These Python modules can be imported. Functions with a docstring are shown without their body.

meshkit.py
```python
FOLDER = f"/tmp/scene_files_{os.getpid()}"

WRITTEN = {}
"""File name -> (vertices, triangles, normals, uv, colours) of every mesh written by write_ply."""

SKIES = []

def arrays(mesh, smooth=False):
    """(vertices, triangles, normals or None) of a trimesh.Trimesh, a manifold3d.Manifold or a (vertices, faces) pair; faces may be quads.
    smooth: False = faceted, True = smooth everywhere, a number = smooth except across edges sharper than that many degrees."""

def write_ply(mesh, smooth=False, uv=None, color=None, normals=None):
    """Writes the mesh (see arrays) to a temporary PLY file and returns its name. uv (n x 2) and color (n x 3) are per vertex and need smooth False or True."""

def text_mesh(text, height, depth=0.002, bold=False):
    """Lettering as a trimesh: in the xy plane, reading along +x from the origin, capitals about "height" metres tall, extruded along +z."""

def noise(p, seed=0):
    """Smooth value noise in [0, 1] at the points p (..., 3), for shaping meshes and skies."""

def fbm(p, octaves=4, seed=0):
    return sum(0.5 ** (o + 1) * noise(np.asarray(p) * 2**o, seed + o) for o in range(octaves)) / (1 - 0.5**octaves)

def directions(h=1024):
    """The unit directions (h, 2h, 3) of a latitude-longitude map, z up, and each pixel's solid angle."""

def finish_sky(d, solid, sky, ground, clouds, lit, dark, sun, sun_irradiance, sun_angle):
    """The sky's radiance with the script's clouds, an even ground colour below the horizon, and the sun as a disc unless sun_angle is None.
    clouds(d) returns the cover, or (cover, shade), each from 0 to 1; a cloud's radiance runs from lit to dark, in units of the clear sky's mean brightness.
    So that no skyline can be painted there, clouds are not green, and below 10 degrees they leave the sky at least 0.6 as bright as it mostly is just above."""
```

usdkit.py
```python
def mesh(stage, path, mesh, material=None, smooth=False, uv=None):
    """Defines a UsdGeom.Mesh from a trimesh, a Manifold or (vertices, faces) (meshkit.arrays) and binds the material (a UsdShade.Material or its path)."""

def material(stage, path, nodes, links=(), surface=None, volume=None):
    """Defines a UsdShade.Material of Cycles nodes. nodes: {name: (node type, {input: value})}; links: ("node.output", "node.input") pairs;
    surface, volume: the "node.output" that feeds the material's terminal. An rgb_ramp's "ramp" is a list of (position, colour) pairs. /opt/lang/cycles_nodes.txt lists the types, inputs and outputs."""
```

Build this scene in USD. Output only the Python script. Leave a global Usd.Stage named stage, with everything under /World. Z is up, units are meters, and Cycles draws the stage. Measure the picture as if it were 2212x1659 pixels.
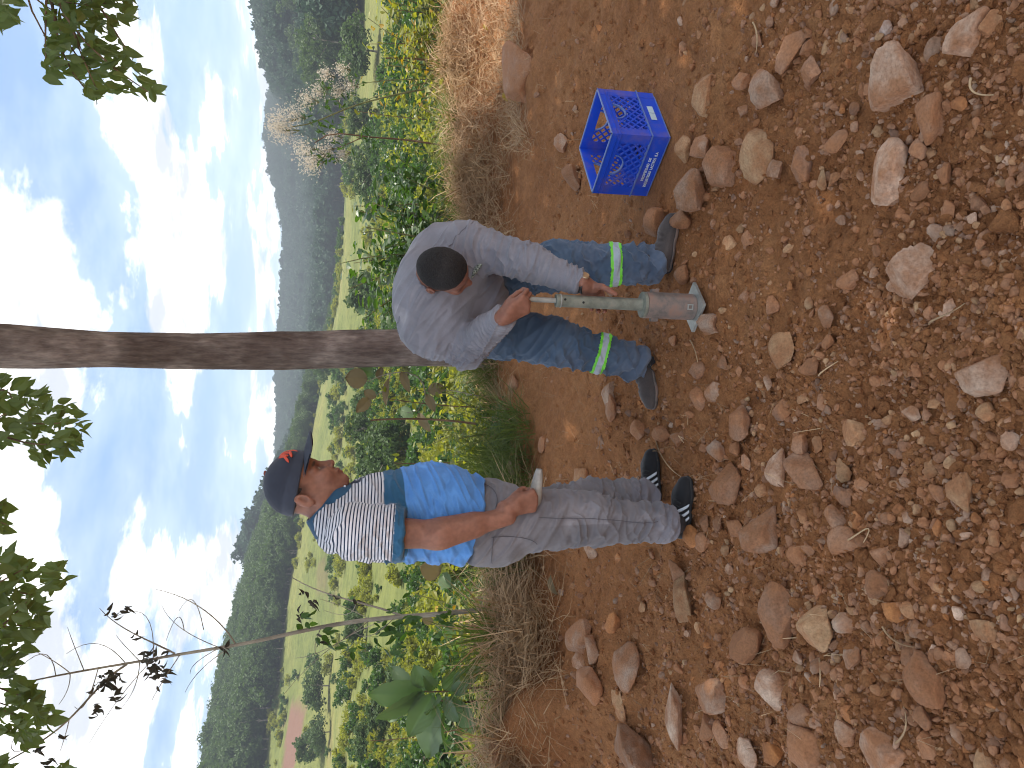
import math, random, zlib
import numpy as np, trimesh, manifold3d, shapely
import usdkit, meshkit
from pxr import Usd, UsdGeom, UsdLux, UsdShade, Sdf, Gf, Vt

# ---------------------------------------------------------------- camera, sky, sun, exposure
stage = Usd.Stage.CreateInMemory()
UsdGeom.SetStageUpAxis(stage, UsdGeom.Tokens.z)
UsdGeom.SetStageMetersPerUnit(stage, 1.0)
UsdGeom.Xform.Define(stage, '/World')
UsdGeom.Scope.Define(stage, '/World/Looks')

CAM_H, PITCH, FPX = 1.5, math.radians(13.0), 780.0      # eye height, tilt down, focal length in pixels of a 1024 wide picture
EXPOSURE = 0.95
HAZE = 0.0005
SUN_EL, SUN_AZ = math.radians(68), math.radians(50)     # azimuth from +y towards +x
SKY_STRENGTH, SUN_INTENSITY = 0.083, 1.0
cs, sn = math.cos(PITCH), math.sin(PITCH)
FWD, UPV, RGT = np.array([0, cs, -sn]), np.array([0, sn, cs]), np.array([1.0, 0, 0])
EYE = np.array([0, 0, CAM_H])
cam = UsdGeom.Camera.Define(stage, '/World/camera')     # the phone was held upright, the picture lies on its side
m = Gf.Matrix4d()
for i, r in enumerate((-UPV, RGT, -FWD, EYE)):
    m.SetRow(i, Gf.Vec4d(*r, 1.0 if i == 3 else 0.0))
cam.AddTransformOp().Set(m)
cam.CreateHorizontalApertureAttr(36.0)
cam.CreateVerticalApertureAttr(27.0)
cam.CreateFocalLengthAttr(36.0 * FPX / 1024)
cam.CreateClippingRangeAttr(Gf.Vec2f(0.05, 20000))
cam.CreateExposureAttr(EXPOSURE)

SUN_DIR = np.array([math.cos(SUN_EL) * math.sin(SUN_AZ), math.cos(SUN_EL) * math.cos(SUN_AZ), math.sin(SUN_EL)])

def mat(name, nodes, links, surface='p.BSDF', volume=None):
    return usdkit.material(stage, '/World/Looks/' + name, nodes, links, surface=surface, volume=volume)

def sky_material():
    n = {'sky': ('sky_texture', dict(sky_type='single_scattering', sun_disc=False, sun_elevation=SUN_EL, sun_rotation=SUN_AZ, aerosol_density=0.9)),
         'tc': ('texture_coordinate', {}), 'sep': ('separate_xyz', {}),
         'zz': ('math', dict(math_type='maximum', value2=0.0)), 'za': ('math', dict(math_type='add', value2=0.16)),
         'px': ('math', dict(math_type='divide')), 'py': ('math', dict(math_type='divide')), 'pv': ('combine_xyz', dict(z=0.0)),
         'n1': ('noise_texture', dict(scale=1.25, detail=10.0, roughness=0.58, distortion=0.25)),
         'mp': ('mapping', dict(location=(5.3, 2.2, 0.0))),
         'n2': ('noise_texture', dict(scale=0.42, detail=2.0)),
         'n3': ('noise_texture', dict(scale=2.3, detail=6.0, roughness=0.6)),
         'sum': ('math', dict(math_type='multiply_add', value2=0.55)),
         'cov': ('map_range', dict(range_type='smoothstep', from_min=0.732, from_max=0.805, clamp=True)),
         'thin': ('map_range', dict(range_type='linear', from_min=0.55, from_max=0.86, to_min=0.0, to_max=0.24, clamp=True)),
         'covm': ('math', dict(math_type='maximum')),
         'shade': ('rgb_ramp', dict(ramp=[(0.0, (4.3, 4.7, 5.4)), (0.40, (5.2, 5.5, 6.0)), (0.56, (12.5, 12.5, 12.5)), (1.0, (19.0, 19.0, 19.0))])),
         'veil': ('mix', dict(mix_type='mix', fac=0.5, color2=(1.7, 3.3, 6.0))),
         'mixc': ('mix', dict(mix_type='mix')),
         'bg': ('background_shader', dict(strength=SKY_STRENGTH))}
    l = [('tc.generated', 'sep.vector'), ('sep.z', 'zz.value1'), ('zz.value', 'za.value1'), ('sep.x', 'px.value1'), ('za.value', 'px.value2'),
         ('sep.y', 'py.value1'), ('za.value', 'py.value2'), ('px.value', 'pv.x'), ('py.value', 'pv.y'), ('pv.vector', 'mp.vector'),
         ('mp.vector', 'n1.vector'), ('mp.vector', 'n2.vector'), ('mp.vector', 'n3.vector'),
         ('n2.fac', 'sum.value1'), ('n1.fac', 'sum.value3'), ('sum.value', 'cov.value'), ('sum.value', 'thin.value'), ('cov.result', 'covm.value1'), ('thin.result', 'covm.value2'),
         ('n3.fac', 'shade.fac'), ('sky.color', 'veil.color1'), ('veil.color', 'mixc.color1'), ('shade.color', 'mixc.color2'), ('covm.value', 'mixc.fac'), ('mixc.color', 'bg.color')]
    return mat('sky', n, l, surface='bg.background')

dome = UsdLux.DomeLight.Define(stage, '/World/sky')
dome.CreateIntensityAttr(1.0)
UsdShade.MaterialBindingAPI.Apply(dome.GetPrim()).Bind(sky_material())
dome.GetPrim().SetCustomDataByKey('kind', 'structure')
sun = UsdLux.DistantLight.Define(stage, '/World/sun')
sun.CreateIntensityAttr(SUN_INTENSITY)
sun.CreateAngleAttr(0.53)
sun.CreateNormalizeAttr(True)
sun.CreateColorAttr(Gf.Vec3f(1.0, 0.94, 0.84))
zax = SUN_DIR / np.linalg.norm(SUN_DIR)
xax = np.cross([0, 0, 1.0], zax); xax /= np.linalg.norm(xax)
yax = np.cross(zax, xax)
m = Gf.Matrix4d()
for i, r in enumerate((xax, yax, zax)):
    m.SetRow(i, Gf.Vec4d(*r, 0.0))
sun.AddTransformOp().Set(m)

# ---------------------------------------------------------------- helpers
V = 1024 / 2212.0                                       # photograph positions were measured on a 2212 x 1659 view
def ray(X, Y):
    v, u = np.asarray(X, float) * V, 768 - np.asarray(Y, float) * V
    d = FWD * FPX + np.multiply.outer(u - 384, RGT) + np.multiply.outer(512 - v, UPV)
    return d
def P(X, Y, y):                                          # the point at distance y that stands at this place of the photograph
    d = ray(X, Y)
    return EYE + d * (y / d[1])
def G(X, Y, z=0.0):                                      # the point of the ground there
    d = ray(X, Y)
    return EYE + d * ((z - CAM_H) / d[..., 2:3])
def PX(y, X=1100):                                       # metres per view pixel at distance y
    return V * (y * cs + 0.3) / FPX

USED = {}
def numbered(name):
    k = USED.get(name, 0); USED[name] = k + 1
    return name if k == 0 else '%s_%03d' % (name, k)
def tag(p, label=None, cat=None, group=None, kind=None):
    p = p.GetPrim() if hasattr(p, 'GetPrim') else p
    for k, v in (('label', label), ('category', cat), ('group', group), ('kind', kind)):
        if v: p.SetCustomDataByKey(k, v)
    return p
def obj(name, mesh, material, parent=None, smooth=False, prim=None, uv=None):
    base = parent.GetPath().pathString if parent is not None else '/World'
    path = numbered(base + '/' + name)
    g = usdkit.mesh(stage, path, mesh, material, smooth=smooth)
    for key, val in (prim or {}).items():
        val = np.asarray(val, np.float32)
        api = UsdGeom.PrimvarsAPI(g)
        if val.ndim == 1:
            api.CreatePrimvar(key, Sdf.ValueTypeNames.FloatArray, 'vertex').Set(Vt.FloatArray.FromNumpy(val))
        else:
            api.CreatePrimvar(key, Sdf.ValueTypeNames.Color3fArray, 'vertex').Set(Vt.Vec3fArray.FromNumpy(val))
    return g.GetPrim()
def thing(name, label, cat, loc=(0, 0, 0), rotz=0, scale=1.0, group=None, tilt=None):
    x = UsdGeom.Xform.Define(stage, numbered('/World/' + name))
    x.AddTranslateOp().Set(Gf.Vec3d(*map(float, loc)))
    if rotz: x.AddRotateZOp().Set(float(rotz))
    if tilt: x.AddRotateXYZOp().Set(Gf.Vec3f(*tilt))
    if np.ndim(scale) or scale != 1.0:
        x.AddScaleOp().Set(Gf.Vec3f(*(scale if np.ndim(scale) else (scale,) * 3)))
    return tag(x, label, cat, group)
def proto(name):
    return stage.CreateClassPrim('/World/Looks/' + name) if False else stage.CreateClassPrim('/' + name)
def copy_of(cls, name, label, cat, loc, rotz=0, scale=1.0, group=None, tilt=None):
    r = thing(name, label, cat, loc, rotz, scale, group, tilt)
    r.GetReferences().AddInternalReference(cls.GetPath())
    r.SetInstanceable(True)
    return r
def instancer(path, protos, pts, quats, scales, idx):
    pi = UsdGeom.PointInstancer.Define(stage, path)
    targets = []
    for p in protos:
        q = UsdGeom.Xform.Define(stage, path + '/' + p.GetName()).GetPrim()
        q.GetReferences().AddInternalReference(p.GetPath()); targets.append(q.GetPath())
    pi.CreatePrototypesRel().SetTargets(targets)
    pi.CreatePositionsAttr(Vt.Vec3fArray.FromNumpy(np.asarray(pts, np.float32)))
    pi.CreateOrientationsAttr(Vt.QuathArray([Gf.Quath(float(q[0]), float(q[1]), float(q[2]), float(q[3])) for q in quats]))
    s = np.asarray(scales, np.float32)
    if s.ndim == 1: s = np.repeat(s[:, None], 3, 1)
    pi.CreateScalesAttr(Vt.Vec3fArray.FromNumpy(s))
    pi.CreateProtoIndicesAttr(Vt.IntArray.FromNumpy(np.asarray(idx, np.int32)))
    return pi.GetPrim()
def quat_z(a): return np.stack([np.cos(a / 2), 0 * a, 0 * a, np.sin(a / 2)], 1)
def rand_quats(rng, n):
    q = rng.normal(size=(n, 4)); return q / np.linalg.norm(q, axis=1, keepdims=True)
fbm, noise = meshkit.fbm, meshkit.noise
def sstep(a, b, x):
    t = np.clip((np.asarray(x, float) - a) / (b - a), 0, 1); return t * t * (3 - 2 * t)
def unit(v):
    v = np.asarray(v, float); return v / np.maximum(np.linalg.norm(v, axis=-1, keepdims=True), 1e-12)
def tube(pts, radii, sides=6, cap=True):
    """A tapered tube along a polyline."""
    pts, radii = np.asarray(pts, float), np.broadcast_to(np.asarray(radii, float), (len(pts),))
    t = unit(np.gradient(pts, axis=0))
    ref = np.array([0, 0, 1.0]) if abs(t[0][2]) < 0.9 else np.array([1.0, 0, 0])
    n = unit(ref - t[0] * (ref @ t[0])); vs = []
    a = np.arange(sides) / sides * 2 * np.pi
    for i in range(len(pts)):
        n = unit(n - t[i] * (n @ t[i])); b = np.cross(t[i], n)
        vs.append(pts[i] + radii[i] * (np.outer(np.cos(a), n) + np.outer(np.sin(a), b)))
    v = np.vstack(vs); f = []
    k = np.arange(sides); k1 = (k + 1) % sides
    for i in range(len(pts) - 1):
        o, o1 = i * sides, (i + 1) * sides
        f.append(np.stack([o + k, o + k1, o1 + k1], 1)); f.append(np.stack([o + k, o1 + k1, o1 + k], 1))
    if cap:
        c0, c1 = len(v), len(v) + 1
        v = np.vstack([v, pts[0], pts[-1]])
        f.append(np.stack([k1, k, np.full(sides, c0)], 1)); o = (len(pts) - 1) * sides
        f.append(np.stack([o + k, o + k1, np.full(sides, c1)], 1))
    return v, np.vstack(f)
def join(parts):
    vs, fs, n = [], [], 0
    for v, f in parts:
        vs.append(v); fs.append(np.asarray(f) + n); n += len(v)
    return np.vstack(vs), np.vstack(fs)
def curve(pts, n):
    """A smooth curve through the points."""
    pts = np.asarray(pts, float)
    from scipy.interpolate import CubicSpline
    t = np.concatenate([[0], np.cumsum(np.linalg.norm(np.diff(pts, axis=0), axis=1))])
    return CubicSpline(t, pts, axis=0)(np.linspace(0, t[-1], n))
def simple(name, color, rough=0.7, **kw):
    return mat(name, {'p': ('principled_bsdf', dict(base_color=color, roughness=rough, **kw))}, [])
# ---------------------------------------------------------------- ground and hills
def az_of_u(u): return np.degrees(np.arctan2((np.asarray(u, float) - 384) / FPX, cs))
EDGE_AZ = np.array([-60, -30, -24, -12, 0, 10, 20, 27, 34, 60])
EDGE_R = np.array([5.3, 5.35, 5.4, 5.35, 6.45, 7.3, 8.0, 8.8, 9.4, 10.0])
def edge_r(az):                                           # az in degrees from the line of sight; behind the camera the soil goes on
    a = (np.asarray(az, float) + 180) % 360 - 180
    return np.interp(a, EDGE_AZ, EDGE_R) + 0.25 * np.sin(a * 0.35) + 0.15 * np.sin(a * 0.9 + 1)
def berm(az, r):                                          # the raised rim of straw and soil along the edge
    a = (np.asarray(az, float) + 180) % 360 - 180
    e = edge_r(a); h = np.interp(a, [-40, -24, -14, -5, 5, 14, 24, 34], [0.30, 0.32, 0.18, 0.08, 0.16, 0.24, 0.28, 0.28])
    return h * np.exp(-((r - e - 0.15) / 0.55) ** 2)
MOUNDS = []                                               # (x, y, radius, height)
def ground_z(x, y, detail=True):
    x, y = np.asarray(x, float), np.asarray(y, float)
    r = np.hypot(x, y); az = np.degrees(np.arctan2(x, y))
    p = np.stack([x, y, 0 * x], -1)
    z = berm(az, r)
    w = sstep(0.5, 1.6, r)
    z = z + w * (0.11 * (fbm(p * 0.9 + 7.1, 3, 3) - 0.5))
    for mx, my, mr, mh in MOUNDS:
        d = ((x - mx) ** 2 + (y - my) ** 2) / mr ** 2
        z = z + mh * np.exp(-d)
    if detail:
        f = fbm(p * 7 + 3.3, 4, 11)
        z = z + w * 0.105 * (f - 0.5) + w * 0.03 * np.clip(fbm(p * 3.1 + 9, 3, 17) - .5, 0, 1) * 2 + w * 0.02 * (np.abs(fbm(p * 22, 3, 5) - 0.5) * 2 - 0.3) + w * 0.012 * (fbm(p * 60, 2, 9) - 0.5)
    over = np.maximum(r - edge_r(az) - 0.7, 0)
    z = z - np.minimum(over * 0.55, 2.0)
    return z
FLAT = []                                                 # spots trodden level: (x, y, radius, z)
_gz = ground_z
def ground_z(x, y, detail=True):
    z = _gz(x, y, detail)
    for fx, fy, fr, fz in FLAT:
        w = 1 - sstep(fr * 0.6, fr * 1.4, np.hypot(np.asarray(x) - fx, np.asarray(y) - fy))
        z = z * (1 - w) + (fz + 0.25 * (z - _gz(x, y, False))) * w
    return z
for X, Y, fr in ((1490, 1090, .2), (1428, 1035, .2), (1400, 800, .2), (1450, 550, .2), (1505, 663, .16), (1440, 300, .3), (1400, 380, .3)):
    gx, gy, _ = G(X, Y); FLAT.append((gx, gy, fr, 0.0))
for X, Y, mr, mh in ((1240, 1590, .35, .16), (1330, 1480, .4, .12), (1170, 170, .5, .08), (1230, 800, .6, .05), (1480, 1520, .3, .06), (1230, 1020, .5, .06), (1900, 1500, .3, .04)):
    gx, gy, _ = G(X, Y); MOUNDS.append((gx, gy, mr, mh))

def soil_material():
    n = {'g': ('geometry', {}),
         'n1': ('noise_texture', dict(scale=1.1, detail=4.0)), 'n2': ('noise_texture', dict(scale=9.0, detail=6.0, roughness=0.65)),
         'n3': ('noise_texture', dict(scale=120.0, detail=7.0, roughness=0.75)), 'v1': ('voronoi_texture', dict(scale=85.0)), 'v2': ('voronoi_texture', dict(scale=32.0)),
         'c1': ('rgb_ramp', dict(ramp=[(0.25, (.265, .108, .042)), (0.5, (.385, .172, .070)), (0.75, (.485, .245, .108))])),
         'c2': ('rgb_ramp', dict(ramp=[(0.3, (.72, .70, .70)), (0.5, (1, 1, 1)), (0.72, (1.28, 1.25, 1.22))])),
         'c3': ('rgb_ramp', dict(ramp=[(0.0, (1.35, 1.25, 1.2)), (0.12, (1.0, 1.0, 1.0)), (0.9, (.8, .8, .8))])),
         'c4': ('rgb_ramp', dict(ramp=[(0.0, (1.2, 1.15, 1.1)), (0.5, (1.0, 1.0, 1.0)), (1.0, (.82, .8, .8))])),
         'm0': ('mix', dict(mix_type='mix', fac=0.45)), 'm1': ('mix', dict(mix_type='multiply', fac=1.0)), 'm2': ('mix', dict(mix_type='multiply', fac=0.8)), 'm3': ('mix', dict(mix_type='multiply', fac=0.8)),
         'a1': ('math', dict(math_type='multiply_add', value2=0.6)), 'a2': ('math', dict(math_type='multiply_add', value2=-0.5)),
         'b': ('bump', dict(strength=1.0, distance=0.014)), 'p': ('principled_bsdf', dict(roughness=0.95, specular_ior_level=0.15))}
    l = [('g.position', k + '.vector') for k in ('n1', 'n2', 'n3', 'v1', 'v2')]
    l += [('n1.fac', 'm0.color1'), ('n2.fac', 'm0.color2'), ('m0.color', 'c1.fac'), ('n3.fac', 'c2.fac'), ('v1.distance', 'c3.fac'), ('v2.distance', 'c4.fac'),
          ('c1.color', 'm1.color1'), ('c2.color', 'm1.color2'), ('m1.color', 'm2.color1'), ('c3.color', 'm2.color2'), ('m2.color', 'm3.color1'), ('c4.color', 'm3.color2'), ('m3.color', 'p.base_color'),
          ('v2.distance', 'a1.value1'), ('n3.fac', 'a1.value3'), ('v1.distance', 'a2.value1'), ('a1.value', 'a2.value3'), ('a2.value', 'b.height'), ('b.normal', 'p.normal')]
    return mat('red_soil', n, l)
SOIL = soil_material()

def polar_sheet(rs, azs, zfun):
    A, R = np.meshgrid(np.radians(azs), rs)
    x, y = R * np.sin(A), R * np.cos(A)
    z = zfun(x, y)
    v = np.stack([x, y, z], -1).reshape(-1, 3)
    nr, na = R.shape
    i = np.arange(nr * na).reshape(nr, na)
    q = np.stack([i[:-1, :-1], i[:-1, 1:], i[1:, 1:], i[1:, :-1]], -1).reshape(-1, 4)[:, ::-1]
    return v, q
ga = np.concatenate([np.arange(-180, -37, 3.0), np.arange(-36, 36.01, 0.17), np.arange(39, 180.1, 3.0)])
gr = np.concatenate([[0.02, .2, .5, .8], np.geomspace(1.0, 9.0, 330), np.linspace(9.05, 13.5, 40)])
gv, gq = polar_sheet(gr, ga, ground_z)
tag(obj('ground', (gv, gq), SOIL, smooth=True), kind='structure')

# the land beyond: height profiles (distance, height as seen in the upright picture) along seven directions, smoothed between them
def z_at(u, v, r):
    d = FWD * FPX + (u - 384) * RGT + (512 - v) * UPV
    return CAM_H + r * d[2] / math.hypot(d[0], d[1])
PROFILE = {  # u: [(r, v)]
    -60: [(16, 520), (40, 410), (70, 346), (76, 351), (112, 322), (150, 272), (165, 256), (200, 226), (260, 214), (500, 240)],
    0: [(16, 520), (40, 415), (70, 343), (76, 349), (112, 330), (150, 282), (165, 268), (200, 240), (250, 226), (500, 250)],
    110: [(16, 520), (40, 415), (72, 352), (78, 357), (115, 335), (155, 295), (168, 284), (205, 258), (250, 243), (500, 262)],
    230: [(16, 520), (40, 418), (74, 366), (80, 369), (120, 338), (165, 305), (176, 300), (215, 282), (260, 272), (500, 285)],
    380: [(16, 520), (40, 425), (72, 378), (80, 378), (120, 356), (180, 323), (200, 322), (300, 335), (450, 322), (600, 291)],
    520: [(16, 520), (40, 425), (72, 385), (80, 384), (120, 366), (165, 343), (180, 343), (300, 350), (450, 330), (600, 298)],
    620: [(16, 520), (40, 425), (72, 390), (80, 388), (110, 372), (150, 346), (165, 346), (300, 345), (450, 318), (600, 280)],
    700: [(16, 520), (40, 425), (72, 392), (80, 388), (110, 376), (150, 364), (165, 360), (260, 322), (330, 292), (600, 292)],
    768: [(16, 520), (40, 425), (72, 392), (80, 388), (110, 380), (150, 362), (165, 354), (250, 305), (330, 285), (600, 290)],
    840: [(16, 520), (40, 425), (72, 392), (80, 388), (110, 380), (150, 360), (165, 350), (250, 298), (330, 280), (600, 288)]}
PU = sorted(PROFILE); PAZ = az_of_u(PU)
RR = np.geomspace(14, 620, 200)
from scipy.interpolate import PchipInterpolator
PZ = np.array([PchipInterpolator(np.log([p[0] for p in PROFILE[u]]), [z_at(u, p[1], p[0]) for p in PROFILE[u]])(np.log(np.clip(RR, 16, min(600, PROFILE[u][-1][0])))) for u in PU])
_azi = PchipInterpolator(PAZ, PZ, axis=0)
AZG = np.arange(-34, 34.01, 0.5); ZG = _azi(np.clip(AZG, PAZ[0], PAZ[-1]))
from scipy.ndimage import map_coordinates
def hill_z(x, y):
    x, y = np.asarray(x, float), np.asarray(y, float)
    r = np.hypot(x, y); az = np.degrees(np.arctan2(x, y))
    a = np.clip(az, -33, 33)
    ia = (a - AZG[0]) / 0.5; ir = np.interp(np.log(np.clip(r, 14, 620)), np.log(RR), np.arange(len(RR)))
    z = map_coordinates(ZG, [np.ravel(ia), np.ravel(ir)], order=1, mode='nearest').reshape(r.shape)
    side = sstep(33, 60, np.abs(az))
    z = z * (1 - side) + side * np.interp(r, [14, 40, 150, 400], [-3, -6, 4, 14])
    near = np.clip((14 - r) / 6, 0, 1)
    z = z * (1 - near) + near * (-2.6)
    z = np.where(r > 620, z - (r - 620) * 0.02, z)
    p = np.stack([x, y, 0 * x], -1)
    return z + np.clip(r * 0.012, 0, 2.0) * (fbm(p * 0.05, 3, 21) - 0.5) + 0.3 * (fbm(p * 0.4, 3, 22) - 0.5)
ZONES = {}
def hill_material():
    n = {'g': ('geometry', {}), 'n1': ('noise_texture', dict(scale=0.035, detail=6.0, roughness=0.6)), 'n2': ('noise_texture', dict(scale=0.6, detail=5.0, roughness=0.65)),
         'n3': ('noise_texture', dict(scale=6.0, detail=4.0)),
         'c1': ('rgb_ramp', dict(ramp=[(0.3, (.075, .095, .028)), (0.48, (.115, .13, .04)), (0.62, (.15, .15, .05)), (0.78, (.19, .15, .075))])),
         'c2': ('rgb_ramp', dict(ramp=[(0.3, (.6, .62, .55)), (0.5, (1, 1, 1)), (0.7, (1.25, 1.2, 1.1))])),
         'm1': ('mix', dict(mix_type='multiply', fac=0.9)), 'at': ('attribute', dict(attribute='scar')), 'm2': ('mix', dict(mix_type='mix', color2=(.15, .088, .066))),
         'b': ('bump', dict(strength=0.8, distance=0.25)), 'p': ('principled_bsdf', dict(roughness=1.0, specular_ior_level=0.1))}
    l = [('g.position', k + '.vector') for k in ('n1', 'n2', 'n3')]
    l += [('n1.fac', 'c1.fac'), ('n2.fac', 'c2.fac'), ('c1.color', 'm1.color1'), ('c2.color', 'm1.color2'), ('m1.color', 'm2.color1'), ('at.fac', 'm2.fac'), ('m2.color', 'p.base_color'), ('n2.fac', 'b.height'), ('b.normal', 'p.normal')]
    return mat('meadow', n, l)
ha = np.concatenate([np.arange(-180, -45, 4.0), np.arange(-45, 45.01, 0.3), np.arange(49, 180.1, 4.0)])
hr = np.concatenate([np.geomspace(6.5, 620, 260), [660, 700]])
hv, hq = polar_sheet(hr, ha, hill_z)
def scar_mask(x, y):                                      # bare red earth on the left slope, a strip along the field edge below it, and one behind
    az, r = np.degrees(np.arctan2(x, y)), np.hypot(x, y)
    n = fbm(np.stack([x, y, 0 * x], -1) * 0.12, 3, 4) - 0.5
    a = (1 - sstep(7, 10, np.abs(r - 147 + 30 * n))) * (1 - sstep(-22.3, -20.8, az + 4 * n))
    b = (1 - sstep(0.6, 1.6, np.abs(r - 74.5 + 5 * n))) * (1 - sstep(-22, -17, az)) * 0.7
    c = (1 - sstep(4, 9, np.abs(r - 128 + 40 * n))) * (1 - sstep(0.6, 1.8, np.abs(az + 15 + 6 * n))) * 0.35
    return np.clip(a + b + c, 0, 1)
tag(obj('hills', (hv, hq), hill_material(), smooth=True, prim={'scar': scar_mask(hv[:, 0], hv[:, 1])}), kind='structure')
# ---------------------------------------------------------------- foliage tools and materials
def leaf_material(name, lo, hi, trans, rough=0.5, tfac=0.35, vein=0.0):
    """Colour varies from leaf to leaf (each leaf is an island) and over large clumps."""
    n = {'g': ('geometry', {}), 'n1': ('noise_texture', dict(scale=2.5, detail=2.0)),
         'mx': ('math', dict(math_type='multiply_add', value2=0.5)), 'hf': ('math', dict(math_type='multiply', value2=0.5)),
         'c': ('rgb_ramp', dict(ramp=[(0.15, lo), (0.85, hi)])), 'ct': ('mix', dict(mix_type='multiply', fac=1.0, color2=trans)),
         'p': ('principled_bsdf', dict(roughness=rough, specular_ior_level=0.35)), 't': ('translucent_bsdf', {}), 'm': ('mix_closure', dict(fac=tfac))}
    l = [('g.position', 'n1.vector'), ('g.random_per_island', 'mx.value1'), ('n1.fac', 'hf.value1'), ('hf.value', 'mx.value3'), ('mx.value', 'c.fac'), ('c.color', 'p.base_color'),
         ('c.color', 'ct.color1'), ('ct.color', 't.color'), ('p.BSDF', 'm.closure1'), ('t.BSDF', 'm.closure2')]
    return mat(name, n, l, surface='m.closure')
M = {}
M['canopy_leaf'] = leaf_material('canopy_leaf', (.11, .145, .055), (.20, .255, .09), (1.8, 2.0, .9))
M['forest_leaf'] = leaf_material('forest_leaf', (.055, .095, .030), (.135, .170, .055), (1.3, 1.4, .8), rough=0.7, tfac=0.3)
M['far_leaf'] = leaf_material('far_forest_leaf', (.032, .068, .036), (.065, .110, .050), (1, 1, 1), rough=0.8, tfac=0.25)
M['scrub_leaf'] = leaf_material('scrub_leaf', (.14, .165, .025), (.40, .37, .07), (2.0, 1.9, .8), rough=0.5, tfac=.45)
M['dark_shrub_leaf'] = leaf_material('dark_shrub_leaf', (.035, .075, .018), (.10, .17, .035), (1.8, 2.0, .7), rough=0.4)
M['yellow_leaf'] = leaf_material('yellow_leaf', (.30, .20, .02), (.50, .33, .03), (1.3, 1.2, .6), rough=0.5)
M['green_grass'] = leaf_material('green_grass', (.09, .13, .025), (.22, .24, .06), (1.4, 1.4, .8), rough=0.6)
M['dry_grass'] = leaf_material('dry_grass', (.38, .235, .12), (.74, .54, .30), (1.0, .95, .8), rough=0.6, tfac=0.15)
M['tan_leaf'] = leaf_material('tan_leaf', (.20, .155, .085), (.27, .225, .13), (1.0, .95, .7), rough=0.7, tfac=0.25)
M['teak_leaf'] = leaf_material('broad_green_leaf', (.13, .185, .105), (.20, .26, .15), (1.6, 2.0, .6), rough=0.55, tfac=0.3)
M['flower'] = leaf_material('seed_head', (.62, .56, .47), (.86, .81, .72), (1, 1, 1), rough=0.9, tfac=0.3)
M['withered'] = leaf_material('withered_leaf', (.06, .055, .04), (.12, .105, .075), (1, 1, 1), rough=0.8, tfac=0.15)
def wood(name, a, b, sc=12.0, stretch=(1, 1, .12), bump=0.02):
    n = {'g': ('texture_coordinate', {}), 'mp': ('mapping', dict(scale=stretch)), 'n1': ('noise_texture', dict(scale=sc, detail=6.0, roughness=0.65)), 'n2': ('noise_texture', dict(scale=3.0, detail=3.0)),
         'c': ('rgb_ramp', dict(ramp=[(0.3, a), (0.7, b)])), 'c2': ('rgb_ramp', dict(ramp=[(0.35, (.72, .68, .66)), (0.52, (1, 1, 1)), (.62, (1.5, 1.55, 1.55))])), 'm': ('mix', dict(mix_type='multiply', fac=1.0)),
         'b': ('bump', dict(strength=0.8, distance=bump)), 'p': ('principled_bsdf', dict(roughness=0.9, specular_ior_level=0.2))}
    l = [('g.object', 'mp.vector'), ('mp.vector', 'n1.vector'), ('g.object', 'n2.vector'), ('n1.fac', 'c.fac'), ('n2.fac', 'c2.fac'), ('c.color', 'm.color1'), ('c2.color', 'm.color2'), ('m.color', 'p.base_color'), ('n1.fac', 'b.height'), ('b.normal', 'p.normal')]
    return mat(name, n, l)
M['bark'] = wood('tree_bark', (.115, .083, .072), (.285, .225, .195), sc=34, stretch=(1, 1, .22), bump=0.05)
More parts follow.
